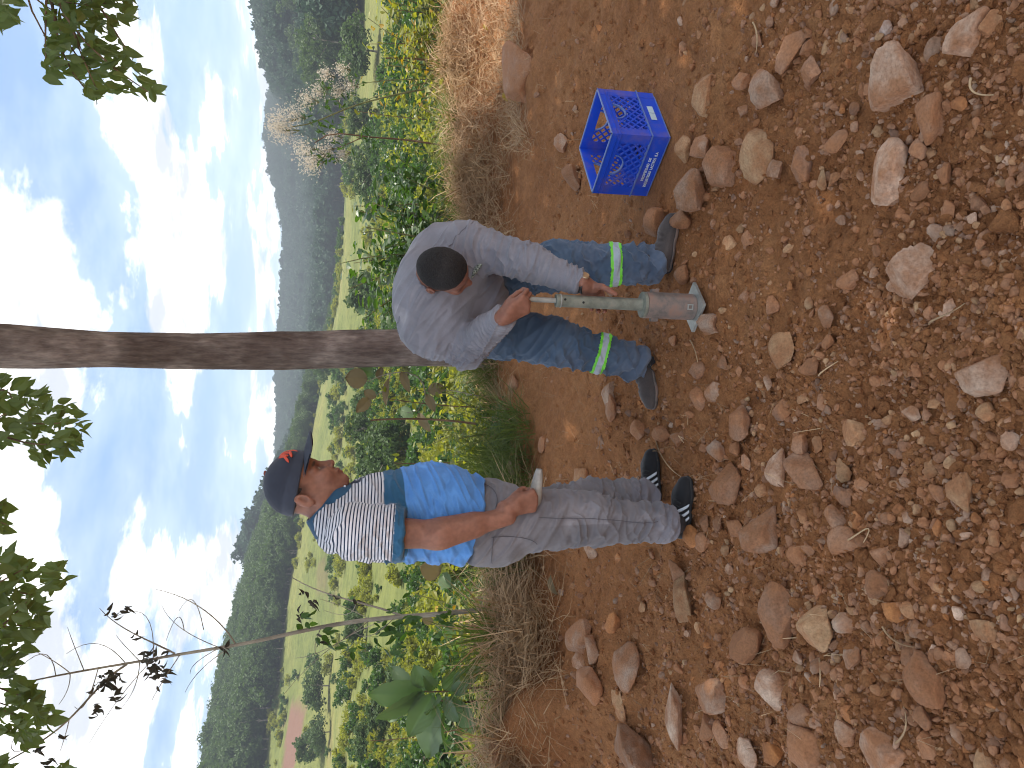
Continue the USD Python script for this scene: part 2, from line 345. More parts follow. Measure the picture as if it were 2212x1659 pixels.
M['twig'] = wood('grey_twig', (.19, .165, .13), (.33, .29, .23), sc=30, bump=0.004)
M['brown_stem'] = wood('brown_stem', (.12, .07, .04), (.20, .13, .08), sc=30, bump=0.004)
M['dry_root'] = wood('dry_root', (.28, .18, .10), (.42, .30, .18), sc=40, bump=0.002)
M['tool_wood'] = wood('weathered_tool', (.20, .185, .165), (.36, .34, .31), sc=16, stretch=(1, 1, 1), bump=0.004)
M['badge'] = mat('badge_print', {'g': ('geometry', {}), 'n': ('noise_texture', dict(scale=160.0, detail=2.0)), 'c': ('rgb_ramp', dict(interpolate=False, ramp=[(0, (.05, .06, .05)), (.45, (.30, .33, .28)), (.6, (.10, .14, .10)), (1, (.10, .14, .10))])), 'p': ('principled_bsdf', {})}, [('g.position', 'n.vector'), ('n.fac', 'c.fac'), ('c.color', 'p.base_color')])
M['hole'] = simple('pin_hole_black', (.01, .01, .01), .9)
M['green_stem'] = wood('green_stem', (.10, .11, .04), (.19, .17, .08), sc=30, bump=0.003)

LEAF_OUT = np.array([[0, 0], [.12, .55], [.38, 1.0], [.66, .72], [1.0, 0.0]])          # (along, half width) of an ovate leaf
def leaves(pos, dirs, ups, L, W, fold=0.25, droop=0.2, detail=True, petiole=0.0):
    """Many leaves as one mesh. pos: base points, dirs: directions of the midribs, ups: roughly the upper sides."""
    pos, d = np.asarray(pos, float), unit(dirs)
    n = len(pos); L = np.broadcast_to(L, n)[:, None]; W = np.broadcast_to(W, n)[:, None]
    s = unit(np.cross(d, ups)); up = np.cross(s, d)
    pos = pos + d * petiole * L
    if detail:
        V_, idx = [], {}
        for k, (a, w) in enumerate(LEAF_OUT):
            mid = pos + d * L * a - up * L * (droop * a * a)
            if w == 0: idx[k] = (len(V_),); V_.append(mid)
            else:
                idx[k] = (len(V_), len(V_) + 1, len(V_) + 2); e = s * W * w * 0.5
                V_ += [mid + e + up * W * w * fold * 0.5, mid, mid - e + up * W * w * fold * 0.5]
        m = len(V_); f = [(idx[0][0], idx[1][1], idx[1][0]), (idx[0][0], idx[1][2], idx[1][1])]
        for k in (1, 2):
            a, b = idx[k], idx[k + 1]
            f += [(a[0], a[1], b[1]), (a[0], b[1], b[0]), (a[1], a[2], b[2]), (a[1], b[2], b[1])]
        f += [(idx[3][0], idx[3][1], idx[4][0]), (idx[3][1], idx[3][2], idx[4][0])]
    else:
        e = s * W * 0.5; mid = pos + d * L * 0.45
        V_ = [pos, mid + e + up * W * fold * 0.5, pos + d * L - up * L * droop, mid - e + up * W * fold * 0.5]; m = 4
        f = [(0, 2, 1), (0, 3, 2)]
    v = np.stack(V_, 1).reshape(-1, 3)
    F = (np.arange(n)[:, None, None] * m + np.array(f)[None]).reshape(-1, 3)
    return v, F
def blades(pos, tips, width, bend):
    """Grass blades: tapered strips from pos to tips with a sideways bend."""
    pos, tips = np.asarray(pos, float), np.asarray(tips, float); n = len(pos)
    ax = tips - pos; side = unit(np.cross(ax, np.array([0, 0, 1.0]) + 0.3 * np.sin(np.arange(n * 3).reshape(n, 3) * 1.7)))
    w = np.broadcast_to(width, n)[:, None] * side * 0.5
    mid = pos + ax * 0.5 + bend
    v = np.stack([pos - w, pos + w, mid - w * .8, mid + w * .8, tips], 1).reshape(-1, 3)
    f = np.array([(0, 1, 3), (0, 3, 2), (2, 3, 4)])
    return v, (np.arange(n)[:, None, None] * 5 + f[None]).reshape(-1, 3)
def crown(rng, R, H, lumps, per, size, flat=0.75, base=0.0, hollow=0.35):
    """A tree crown: uneven clumps of leaf faces about (0, 0, base..base+H)."""
    c = unit(rng.normal(size=(lumps, 3))) * rng.uniform(hollow, 1.0, (lumps, 1))
    c[:, 2] = c[:, 2] * 0.5 + 0.5
    c = c * [R, R, H] + [0, 0, base]
    rr = R * rng.uniform(0.22, 0.45, lumps)
    pts, nrm = [], []
    for k in range(lumps):
        d = unit(rng.normal(size=(per, 3)) + [0, 0, 0.35])
        pts.append(c[k] + d * rr[k] * rng.uniform(0.55, 1.0, (per, 1)) * [1, 1, flat]); nrm.append(d)
    p, nn = np.vstack(pts), np.vstack(nrm)
    nn = unit(nn + rng.normal(size=nn.shape) * 0.6)
    dirs = np.cross(nn, rng.normal(size=nn.shape))
    s = size * rng.uniform(0.6, 1.3, len(p))
    return leaves(p, dirs, nn, s, s * 0.75, detail=False)

# ---------------------------------------------------------------- trees and scrub of the hills (prototypes, then stuff and individuals)
def tree_proto(name, seed, leafmat, R, H, trunk_h, lumps, per, size, r0=0.22):
    rng = np.random.default_rng(seed)
    c = proto(name)
    pts = curve([(0, 0, -0.6), (0.1 * R, 0.03, trunk_h * .6), (0.04 * R, 0.1 * R, trunk_h + H * .55)], 7)
    parts = [tube(pts, np.linspace(r0, r0 * .4, 7), 6)]
    for k in range(5):
        a = k * 1.26 + rng.uniform(-.4, .4); s = pts[4 + k % 2]
        parts.append(tube(curve([s, s + [math.cos(a) * R * .35, math.sin(a) * R * .35, H * .2], s + [math.cos(a) * R * .65, math.sin(a) * R * .65, H * .35]], 4), np.linspace(r0 * .4, r0 * .12, 4), 5))
    obj('trunk', join(parts), M['twig'], c)
    obj('crown', crown(rng, R, H, lumps, per, size, base=trunk_h), leafmat, c)
    return c
FT = [tree_proto('forest_tree_a', 1, M['forest_leaf'], 3.6, 6.5, 2.5, 26, 60, 0.62), tree_proto('forest_tree_b', 2, M['forest_leaf'], 4.6, 5.5, 3.0, 30, 60, 0.62),
      tree_proto('forest_tree_c', 3, M['forest_leaf'], 2.8, 7.5, 2.5, 22, 60, 0.55), tree_proto('forest_tree_d', 4, M['forest_leaf'], 3.8, 4.2, 5.5, 18, 50, 0.6)]
FAR = [tree_proto('far_tree_a', 5, M['far_leaf'], 5.0, 7.0, 2.0, 20, 36, 1.3), tree_proto('far_tree_b', 6, M['far_leaf'], 6.2, 6.0, 3.0, 22, 36, 1.4), tree_proto('far_tree_c', 7, M['far_leaf'], 4.2, 5.0, 5.0, 14, 36, 1.2)]
GRS = []
SB = [tree_proto('scrub_bush_a', 8, M['scrub_leaf'], 0.8, 1.1, 0.05, 14, 36, 0.19, 0.03), tree_proto('scrub_bush_b', 9, M['scrub_leaf'], 1.1, 0.9, 0.05, 16, 36, 0.2, 0.03), tree_proto('scrub_bush_c', 10, M['dark_shrub_leaf'], 1.0, 1.4, 0.1, 16, 40, 0.2, 0.03)]
def polar_scatter(rng, n, r0, r1, a0, a1):
    r = np.sqrt(rng.uniform(r0 ** 2, r1 ** 2, n)); a = np.radians(rng.uniform(a0, a1, n))
    return r * np.sin(a), r * np.cos(a)
def scatter(name, protos, x, y, scale, rng, kind='stuff', label=None, cat=None, sink=0.1):
    p = instancer(numbered('/World/' + name), protos, np.stack([x, y, hill_z(x, y) - sink * np.asarray(scale)], 1), quat_z(rng.uniform(0, 6.28, len(x))), scale, rng.integers(0, len(protos), len(x)))
    return tag(p, label, cat, kind=kind)
rng = np.random.default_rng(40)
x, y = polar_scatter(rng, 5200, 150, 262, -34, 12)
az, r = np.degrees(np.arctan2(x, y)), np.hypot(x, y)
base = np.interp(az, az_of_u([-60, 0, 110, 230, 330, 380, 480]), [170, 172, 176, 184, 190, 205, 262]) + 10 * (noise(np.stack([az * .35, 0 * az, 0 * az], 1), 3) - .5)
k = r > base
x, y, r, az = x[k], y[k], r[k], az[k]
scatter('hill_forest', FT, x, y, rng.uniform(0.65, 1.25, len(x)) * np.interp(az, [-27, -8, 0], [1.0, 0.8, 0.6]), rng, sink=2.6, label='green wooded crest of the hill on the left beyond the meadows', cat='forest')
x, y = polar_scatter(rng, 6500, 235, 640, -12, 34)
az, r = np.degrees(np.arctan2(x, y)), np.hypot(x, y)
k = r > np.interp(az, [-12, 0, 10, 16, 20, 27], [300, 300, 300, 290, 240, 235])
x, y = x[k], y[k]
scatter('ridge_forest', FAR, x, y, rng.uniform(0.75, 1.3, len(x)), rng, label='dark blue-green forest covering the far ridge', cat='forest')
x, y = polar_scatter(rng, 900, 140, 330, 15, 34)
k = np.hypot(x, y) > np.interp(np.degrees(np.arctan2(x, y)), [15, 18, 21, 27], [330, 215, 150, 140])
x, y = x[k], y[k]
scatter('slope_forest', FT + FAR[:1], x, y, rng.uniform(0.6, 1.2, len(x)), rng, label='green wood on the nearer slope at the right of the valley', cat='forest')
# low scrub and tufts over the near field and the meadows
x, y = polar_scatter(rng, 5200, 11, 72, -32, 34)
d = fbm(np.stack([x, y, 0 * x], 1) * 0.09, 3, 8)
k = rng.uniform(0, 1, len(x)) < np.clip((d - 0.36) * 4, 0.1, 1) * np.where(np.degrees(np.arctan2(x, y)) < -3, 0.32, 0.85)
x, y = x[k], y[k]
scatter('scrub', SB, x, y, rng.uniform(0.35, 1.1, len(x)), rng, label='yellow-green scrub filling the field below the roadside', cat='scrub')
x, y = polar_scatter(rng, 2600, 72, 200, -32, 20)
d = fbm(np.stack([x, y, 0 * x], 1) * 0.045, 3, 9)
k = rng.uniform(0, 1, len(x)) < np.clip((d - 0.5) * 4, 0.02, 1)
x, y = x[k], y[k]
scatter('meadow_scrub', SB, x, y, rng.uniform(0.4, 1.5, len(x)), rng, label='scattered low scrub on the meadow slopes', cat='scrub')

def plant_at(u, v_top, r, height, p, name, label, cat, group=None, wide=1.0, sink=0.1, seed=0):
    sink = height * (2.3 if p is not FT[3] else 1.0)
    """A tree or bush of the slope standing at distance r in direction u."""
    a = math.radians(float(az_of_u(u))); x, y = r * math.sin(a), r * math.cos(a)
    return copy_of(p, name, label, cat, (x, y, float(hill_z(x, y)) - sink), rotz=seed * 77 % 360, scale=(height * wide, height * wide, height), group=group)
H2 = [  # u, distance, scale, width, proto, name, label
    (10, 178, 1.35, 1.0, FT[3], 'hill_tree', 'tall flat-topped tree rising above the forest crest at the far left of the ridge'),
    (62, 205, 1.15, .9, FT[3], 'hill_tree', 'thin-crowned tree sticking up from the left crest beside the bare sapling'),
    (85, 212, 1.1, .8, FT[2], 'hill_tree', 'narrow tree on the left crest just right of the thin-crowned one'),
    (100, 118, .55, 1.3, FT[1], 'meadow_tree', 'round dark tree standing alone on the upper left meadow behind the sapling stem'),
    (44, 122, .62, 1.1, FT[0], 'meadow_tree', 'dull green tree by the foot of the red scar on the left meadow'),
    (52, 116, .42, 1.2, FT[1], 'meadow_bush', 'low bush at the meadow edge below the dull green tree'),
    (150, 62, .28, 1.2, FT[0], 'meadow_bush', 'bright green bush right of the sapling in the middle of the field'),
    (98, 42, .20, 1.4, FT[1], 'field_bush', 'dense dark bush behind the yellow-leaved weed left of the sapling'),
    (62, 48, .22, 1.4, FT[0], 'field_bush', 'dark rounded bush above the broad-leaved plant'),
    (44, 52, .2, 1.4, FT[1], 'field_bush', 'lowest dark bush behind the top leaf of the broad-leaved plant'),
    (300, 52, .46, 1.2, FT[0], 'valley_tree', 'leafy green tree behind the face of the standing man'),
    (322, 47, .40, 1.1, FT[1], 'valley_tree', 'dusty olive tree in front of the standing man at chest height'),
    (342, 60, .42, 1.1, FT[2], 'valley_tree', 'small green tree midway between the standing man and the large trunk'),
    (365, 66, .35, 1.2, FT[1], 'valley_tree', 'low tree behind the tan-leaved branch left of the large trunk'),
    (404, 150, .75, 1.0, FT[1], 'valley_tree', 'lone tree on the pale meadow just right of the trunk'),
    (470, 75, .5, 1.2, FT[0], 'valley_tree', 'pale green tree in the valley behind the bent man\'s back'),
    (590, 85, .5, 1.3, FT[1], 'valley_tree', 'dark tree in the valley behind the left flowering stem'),
    (640, 95, .55, 1.2, FT[0], 'valley_tree', 'dense tree in the valley right of the flowering stems'),
    (700, 105, .7, 1.3, FT[1], 'valley_tree', 'broad tree below the wooded slope at the right edge'),
]
for i, (u, r, s, w, p, nm, lb) in enumerate(H2):
    plant_at(u, 0, r, s, p, nm, lb, 'tree' if 'tree' in nm else 'bush', wide=w, seed=i)
# ---------------------------------------------------------------- the shade tree
from shapely.geometry import Polygon, Point
rng = np.random.default_rng(77)
TY = 6.9
tree = thing('shade_tree', 'big tree whose straight grey-brown trunk rises behind the bent man, leaves overhead', 'tree', (0, 0, 0))
tr_pts = curve([P(1100, 750, TY) + [0, 0, -.35], P(1000, 751, TY), P(860, 752, TY), P(600, 758, TY), P(300, 758, TY), P(120, 753, TY), P(0, 747, TY), P(0, 747, TY) + [.10, .0, .8], P(0, 747, TY) + [.18, -.1, 1.9], P(0, 747, TY) + [.5, -.3, 3.8]], 76)
zz = tr_pts[:, 2]
tr_r = np.interp(zz, [-.4, 0.0, .5, 1.3, 2.4, 3.3, 4.0, 4.8, 6, 8], [.26, .19, .165, .16, .155, .14, .175, .15, .14, .10])
tv, tf = tube(tr_pts, tr_r, 40)
a = np.arctan2(tv[:, 1] - TY, tv[:, 0] - np.interp(tv[:, 2], zz, tr_pts[:, 0]))
q = np.stack([np.cos(a) * 1.2, np.sin(a) * 1.2, tv[:, 2] * 0.35], 1)
rad = unit(np.stack([np.cos(a), np.sin(a), 0 * a], 1))
ridge = np.clip(1 - np.abs((a + 1.2 + 0.55 * (tv[:, 2] - 2.4)) / 0.28), 0, 1) * sstep(1.7, 2.0, tv[:, 2]) * (1 - sstep(2.6, 3.1, tv[:, 2]))
fl = fbm(np.stack([np.cos(a) * 5, np.sin(a) * 5, tv[:, 2] * .9], 1), 3, 6) - .5
tv = tv + rad * (0.03 * fl)[:, None] + rad * (0.035 * (fbm(q * 3, 4, 2) - .5) + 0.022 * ridge)[:, None]
obj('trunk', (tv, tf), M['bark'], tree, smooth=True)
TOP = tr_pts[-1]; FORK = tr_pts[np.argmin(np.abs(tr_pts[:, 2] - 4.9))]
def limb(parent, pts, r0, r1, name='limb', sides=9, n=14):
    return obj(name, tube(curve(pts, n), np.linspace(r0, r1, n), sides), M['bark'], parent, smooth=True)
CL = {  # hanging sprays seen at the top of the picture: outline in the view, distance, leaves, where their limb comes from
    'A': ([(-70, 0), (-70, 80), (15, 62), (48, 32), (42, -60)], 5.6, 90),
    'B': ([(100, 0), (106, 60), (95, 105), (100, 160), (114, 178), (140, 160), (150, 185), (175, 190), (206, 226), (226, 190), (240, 200), (285, 205), (338, 220), (354, 198), (340, 175), (318, 150), (302, 136), (280, 105), (258, 90), (246, 60), (288, 44), (292, 0), (280, -90), (95, -90)], 5.5, 470),
    'C': ([(0, 800), (20, 805), (60, 825), (85, 830), (100, 860), (125, 865), (165, 855), (172, 885), (190, 910), (196, 938), (170, 960), (175, 975), (150, 985), (120, 990), (92, 1012), (70, 985), (55, 955), (30, 950), (0, 970), (-70, 960), (-70, 800)], 5.7, 240),
    'D': ([(-50, 1080), (18, 1088), (25, 1108), (8, 1116), (22, 1132), (15, 1152), (-50, 1160)], 5.4, 40),
    'E': ([(0, 1190), (25, 1185), (35, 1200), (65, 1220), (85, 1250), (100, 1215), (130, 1220), (142, 1240), (153, 1250), (140, 1268), (122, 1265), (105, 1300), (120, 1312), (90, 1320), (110, 1350), (80, 1370), (70, 1400), (45, 1420), (35, 1450), (60, 1475), (85, 1500), (102, 1520), (130, 1540), (128, 1562), (105, 1580), (85, 1600), (55, 1625), (30, 1590), (-70, 1610), (-70, 1190)], 5.3, 520),
    'F': ([(-70, 1625), (12, 1640), (40, 1680), (90, 1670), (178, 1638), (162, 1625), (165, 1700), (-70, 1760)], 5.3, 160)}
for key in CL:
    poly, yd, n = CL[key]
    pg = Polygon(poly).buffer(0); x0, y0, x1, y1 = pg.bounds; pts = []
    while len(pts) < n:
        c = (rng.uniform(x0, x1), rng.uniform(y0, y1))
        if pg.contains(Point(c)): pts.append(P(c[0], c[1], yd + rng.uniform(-.45, .45)))
    pts = np.array(pts)
    root = {'A': P(-190, 60, 6.0), 'B': P(120, -190, 5.8), 'C': P(-110, 880, 6.0), 'D': P(-160, 1120, 5.7), 'E': P(-140, 1390, 5.7), 'F': P(-140, 1700, 5.6)}[key]
    mid = (root + FORK) / 2 + [0, 0, .5]
    limb(tree, [FORK, mid, root], .07, .028)
    k = max(3, n // 30)
    cen = pts[rng.choice(n, k, replace=False)]
    tw = []
    for c in cen:
        w = (root + c) / 2 + rng.normal(0, .12, 3) + [0, 0, .12]
        tw.append(tube(curve([root, w, c], 8), np.linspace(.014, .003, 8), 5))
    obj('twigs', join(tw), M['brown_stem'], tree, smooth=True)
    j = np.argmin(np.linalg.norm(pts[:, None] - cen[None], axis=2), 1)
    out = unit(pts - cen[j] + [0, 0, .02])
    dirs = unit(out * 0.7 + [0, 0, -0.75] + rng.normal(size=pts.shape) * .45)
    ups = unit(rng.normal(size=pts.shape) * .8 + [0, 0, .7])
    L = rng.uniform(.075, .125, n)
    obj('foliage', leaves(pts - dirs * L[:, None] * .5, dirs, ups, L, L * rng.uniform(.5, .66, n), fold=.35, droop=.25), M['canopy_leaf'], tree)
if True:                                                   # the crown above the picture, which keeps the working place in shade
    n = 200000
    cx, cy, cz = rng.uniform(-5.5, 8.5, n), rng.uniform(-2.5, 13, n), rng.uniform(0, 1, n)
    low = 8.2 + .6 * np.sin(cx * .7) + .5 * np.cos(cy * .6)
    k_ = (low + 1.0) / SUN_DIR[2]
    X, Y = cx - SUN_DIR[0] * k_, cy - SUN_DIR[1] * k_      # where its shade falls
    dens = fbm(np.stack([cx, cy, 0 * cx], 1) * 0.9, 3, 31)
    keep = (X < np.interp(Y, [0, 4.5, 5.2, 6.2, 7, 8], [3.9, 3.9, 3.9, 3.2, 2.2, 1.0]) + .6 * (dens - .5)) & (X > -4.8) & (Y > -.6) & (Y < np.interp(X, [-6, -2, 0, 2], [5.2, 5.4, 6.9, 7.4]) + .8 * (dens - .5)) & (dens > .2)
    c = np.stack([cx, cy, low + 2.0 * cz], 1)[keep]
    d = unit(rng.normal(size=c.shape) + [0, 0, -.6]); u_ = unit(rng.normal(size=c.shape) * .55 + [0, 0, 1])
    L = rng.uniform(.13, .20, len(c))
    fol = obj('foliage', leaves(c, d, u_, L, L * .62, detail=False), M['canopy_leaf'], tree); tag(fol, kind='stuff')
    for e in ((-2.2, 4.0), (-.5, 1.5), (2.6, 2.0), (5.0, 3.4), (-2.6, 6.6), (5.2, 6.8), (1.6, 4.2), (2.2, 9.0)):
        end = np.array([e[0], e[1], 8.9])
        limb(tree, [TOP, (TOP + end) / 2 + [0, 0, .5], end], .085, .02)

# ---------------------------------------------------------------- the bare sapling on the left
SY = 5.75
sap = thing('sapling', 'thin bare leaning sapling with withered leaves, left of the standing man', 'sapling')
S = lambda c, y=SY: np.array([P(a, b, y) for a, b in c])
stem = curve(S([(1125, 1309), (1099, 1311), (952, 1326), (805, 1338), (658, 1362), (548, 1386), (391, 1413), (310, 1427), (209, 1444), (147, 1455), (59, 1473)]), 40)
obj('stem', tube(stem, np.interp(np.linspace(0, 1, 40), [0, .3, .6, 1], [.021, .017, .0125, .005]), 8), M['twig'], sap, smooth=True)
obj('branch', tube(curve(S([(274, 1435), (228, 1470), (150, 1553), (85, 1604), (13, 1646), (-30, 1672)]), 14), np.linspace(.008, .004, 14), 6), M['twig'], sap, smooth=True)
obj('branch', tube(curve(S([(868, 1330), (769, 1300), (677, 1271), (632, 1248)]), 12), np.linspace(.009, .003, 12), 6), M['twig'], sap, smooth=True)
obj('branch', tube(curve(S([(378, 1412), (310, 1379), (238, 1336), (215, 1314)]), 12), np.linspace(.007, .002, 12), 6), M['twig'], sap, smooth=True)
obj('branch', tube(curve(S([(508, 1390), (440, 1317), (394, 1291), (336, 1273)]), 12), np.linspace(.006, .002, 12), 6), M['twig'], sap, smooth=True)
TW = [[(463, 1398), (398, 1362), (332, 1330)], [(330, 1420), (303, 1359), (261, 1320)], [(196, 1444), (140, 1395), (120, 1379)], [(143, 1453), (114, 1411), (72, 1379)], [(401, 1413), (346, 1480), (333, 1506)],
      [(319, 1426), (254, 1516), (218, 1568)], [(473, 1399), (430, 1430), (420, 1436)], [(490, 1395), (440, 1444), (411, 1472)], [(156, 1454), (153, 1486), (143, 1503)], [(398, 1362), (372, 1355), (365, 1375)],
      [(440, 1360), (415, 1320), (400, 1300)], [(266, 1432), (217, 1408), (165, 1390)], [(305, 1425), (280, 1405), (232, 1393)], [(110, 1462), (90, 1440), (48, 1440)], [(150, 1552), (152, 1580), (150, 1595)],
      [(228, 1470), (200, 1500), (168, 1518)], [(805, 1340), (695, 1388), (640, 1420)], [(861, 1338), (800, 1352), (760, 1365)], [(840, 1340), (713, 1421), (614, 1498)], [(790, 1340), (720, 1310), (690, 1300)], [(769, 1300), (745, 1340), (700, 1330)], [(310, 1428), (300, 1470), (262, 1525)], [(85, 1604), (60, 1590), (45, 1560)], [(695, 1388), (680, 1400), (690, 1430)]]
tw = []
for t in TW:
    q = S(t, SY + rng.uniform(-.05, .05)); q[1] += [0, rng.uniform(-.25, .25), 0]; q[2] += [0, rng.uniform(-.3, .3), 0]; q[0] = stem[np.argmin(np.linalg.norm(stem - q[0], axis=1))] if np.min(np.linalg.norm(stem - q[0], axis=1)) < .12 else q[0]
    tw.append(tube(curve(q, 9), np.linspace(.0035, .0015, 9), 5))
obj('twigs', join(tw), M['twig'], sap, smooth=True)
pp = []
for X, Y, r, n in ((335, 1445, 26, 40), (318, 1420, 14, 12), (232, 1470, 26, 34), (246, 1512, 12, 8), (205, 1535, 16, 8), (235, 1330, 12, 6), (262, 1315, 8, 4), (185, 1495, 8, 3), (128, 1590, 6, 3), (80, 1625, 14, 6), (90, 1650, 12, 6), (480, 1400, 8, 5), (650, 1280, 8, 4), (672, 1300, 12, 6), (770, 1298, 10, 5), (720, 1290, 6, 3), (285, 1376, 10, 4), (640, 1330, 10, 5), (690, 1380, 14, 8)):
    for k in range(n): pp.append(P(X + rng.normal(0, r * .5), Y + rng.normal(0, r * .5), SY + rng.normal(0, .07)))
pp = np.array(pp); dd = unit(rng.normal(size=pp.shape) * .6 + [0, 0, -1])
obj('withered_leaves', leaves(pp, dd, rng.normal(size=pp.shape), rng.uniform(.04, .085, len(pp)), rng.uniform(.018, .035, len(pp)), fold=.8, droop=.5), M['withered'], sap)
gp = []
for X, Y, r, n in ((860, 1340, 40, 26), (830, 1360, 30, 22), (700, 1380, 20, 10), (660, 1335, 14, 8), (740, 1400, 25, 12), (940, 1345, 30, 20)):
    for k in range(n): gp.append(P(X + rng.normal(0, r * .6), Y + rng.normal(0, r * .6), SY + rng.normal(0, .12)))
gp = np.array(gp)
obj('green_leaves', leaves(gp, unit(rng.normal(size=gp.shape) * .6 + [0, 0, -1]), rng.normal(size=gp.shape) + [0, 0, .5], rng.uniform(.06, .1, len(gp)), rng.uniform(.03, .05, len(gp))), M['dark_shrub_leaf'], sap)

# ---------------------------------------------------------------- broad-leaved plants
def big_leaf(base, tip, width, face, ripple=.17, droop=.18, n=15, m=6, ribs=9):
    """One broad leaf as a thick-edged ribbed sheet from base to tip, its face towards `face`."""
    base, tip = np.asarray(base, float), np.asarray(tip, float); L = np.linalg.norm(tip - base); d = (tip - base) / L
    s = unit(np.cross(d, face)); up = np.cross(s, d)
    t = np.linspace(0, 1, n); w = np.interp(t, [0, .06, .25, .5, .75, .92, 1], [.03, .38, .86, 1, .78, .34, .02]) * width / 2
    g = np.linspace(-1, 1, 2 * m + 1); V_ = []
    for i in range(n):
        arc = up * L * (droop * 4 * t[i] * (1 - t[i]) * .5)
        e = w[i] * (1 + .05 * np.sin(i * 2.1 + width * 50))
        lift = np.abs(g) * .22 * width * .5 + ripple * width * .25 * np.abs(np.sin((t[i] - .28 * np.abs(g)) * ribs * np.pi)) * (np.abs(g) ** .5)
        V_.append(base + d * L * t[i] + arc + np.outer(g * e, s) + np.outer(lift, up))
    v = np.array(V_).reshape(-1, 3); k = 2 * m + 1; i = np.arange(n * k).reshape(n, k)
    f = np.stack([i[:-1, :-1], i[:-1, 1:], i[1:, 1:], i[1:, :-1]], -1).reshape(-1, 4)
    return v, f
LY = 5.7
def leafy(t, spec, y, mat_of, stemmat, stems, sr=.006):
    for q in stems: obj('stem', tube(curve([P(a, b, y) for a, b in q], 8), np.linspace(sr, sr * .5, 8), 6), stemmat, t, smooth=True)
    for k, (b, c, w, fc, dy) in enumerate(spec):
        base = P(b[0], b[1], y); tip = P(c[0], c[1], y + dy)
        obj('leaf', big_leaf(base, tip, w * PX(y), fc), mat_of(k), t, smooth=True)
c6 = lambda x, y: (474.4 + .3677 * x, 1186 + .3677 * y)
bl = thing('broad_leaved_plant', 'young plant with huge ribbed grey-green leaves at the left road edge', 'plant')
leafy(bl, [(c6(1200, 835), c6(868, 850), 58, (0.2, -1, .5), -.05), (c6(1180, 830), c6(905, 985), 44, (-.3, -1, .2), -.2), (c6(1220, 800), c6(1140, 668), 46, (.3, -1, .3), -.1), (c6(1250, 780), c6(1330, 668), 40, (.4, .8, .6), .15),
           (c6(1250, 860), c6(1105, 1110), 56, (-.2, -1, .5), -.15), (c6(1290, 900), c6(1240, 1215), 74, (-.2, -.8, .9), .1), (c6(1330, 960), c6(1350, 1200), 36, (-.6, -.5, .3), -.2), (c6(1380, 800), c6(1540, 690), 44, (.3, -1, .4), -.1),
           (c6(1150, 800), c6(1010, 695), 34, (.2, -1, .5), .2), (c6(1420, 880), c6(1500, 1080), 48, (0, -.8, .7), -.05), (c6(1330, 880), c6(1440, 950), 38, (0, -1, .3), -.1), (c6(1300, 820), c6(1400, 740), 40, (.2, -1, .2), .1), (c6(1150, 850), c6(1000, 1010), 36, (-.2, -.4, 1), .2), (c6(1210, 850), c6(960, 900), 34, (.1, -1, .2), .15), (c6(1330, 870), c6(1420, 1010), 40, (-.2, -1, .4), -.2), (c6(1380, 840), c6(1470, 760), 34, (.2, -1, .4), -.15), (c6(1280, 850), c6(1200, 960), 34, (-.4, -1, .1), -.25), (c6(1260, 810), c6(1190, 740), 30, (.3, -1, .1), -.2)],
      LY, lambda k: M['teak_leaf'], M['brown_stem'], [[c6(1620, 815), c6(1500, 815), c6(1330, 835), c6(1180, 835)], [c6(1560, 880), c6(1450, 900), c6(1300, 890)]], .010)
c4 = lambda x, y: (610 + .3064 * x, 677.7 + .3064 * y)
tb = thing('tan_leaved_plant', 'weed with large dry tan leaves on thin stems, left of the big trunk', 'plant')
leafy(tb, [(c4(600, 460), c4(440, 450), 44, (0, -1, .2), 0), (c4(650, 430), c4(540, 385), 26, (.3, -1, .4), .1), (c4(660, 590), c4(575, 540), 22, (0, -1, .3), 0), (c4(610, 600), c4(515, 700), 26, (-.3, -1, .3), -.1), (c4(750, 460), c4(735, 655), 17, (0, -.7, .5), -.1),
           (c4(840, 410), c4(895, 560), 19, (.3, -1, .2), -.1), (c4(1030, 540), c4(1155, 520), 28, (0, -1, .4), -.1), (c4(1020, 570), c4(1080, 695), 20, (0, -1, .2), -.1), (c4(930, 720), c4(830, 670), 26, (0, -1, .5), .1), (c4(960, 700), c4(1050, 835), 20, (-.3, -1, .2), -.1), (c4(690, 470), c4(700, 380), 20, (.3, -.8, .6), .1)],
      6.9, lambda k: M['teak_leaf'] if k in (1, 8) else M['tan_leaf'], M['twig'], [[(1085, 838), c4(1200, 540), c4(1000, 590), c4(920, 720), c4(880, 700)], [c4(1010, 580), c4(930, 430), c4(760, 420), c4(600, 480)], [c4(760, 420), c4(690, 560), c4(610, 590)]], .006)
tl = thing('tan_leaved_plant', 'weed with one big pale tan leaf showing behind the standing man\'s lower back', 'plant')
leafy(tl, [((950, 1236), (905, 1222), 46, (.2, -1, .3), -.05), ((955, 1240), (975, 1270), 34, (0, -1, .4), -.1), ((935, 1345), (912, 1330), 20, (0, -1, .3), 0), ((985, 1372), (955, 1358), 28, (0, -1, .4), 0), ((1010, 1360), (1000, 1395), 30, (0, -1, .3), -.1), ((1000, 1385), (975, 1405), 24, (0, -1, .4), -.1)],
      6.3, lambda k: M['tan_leaf'] if k in (0, 2) else M['teak_leaf'], M['twig'], [[(1110, 1290), (1030, 1300), (955, 1240)], [(1030, 1300), (985, 1372), (935, 1345)]], .005)

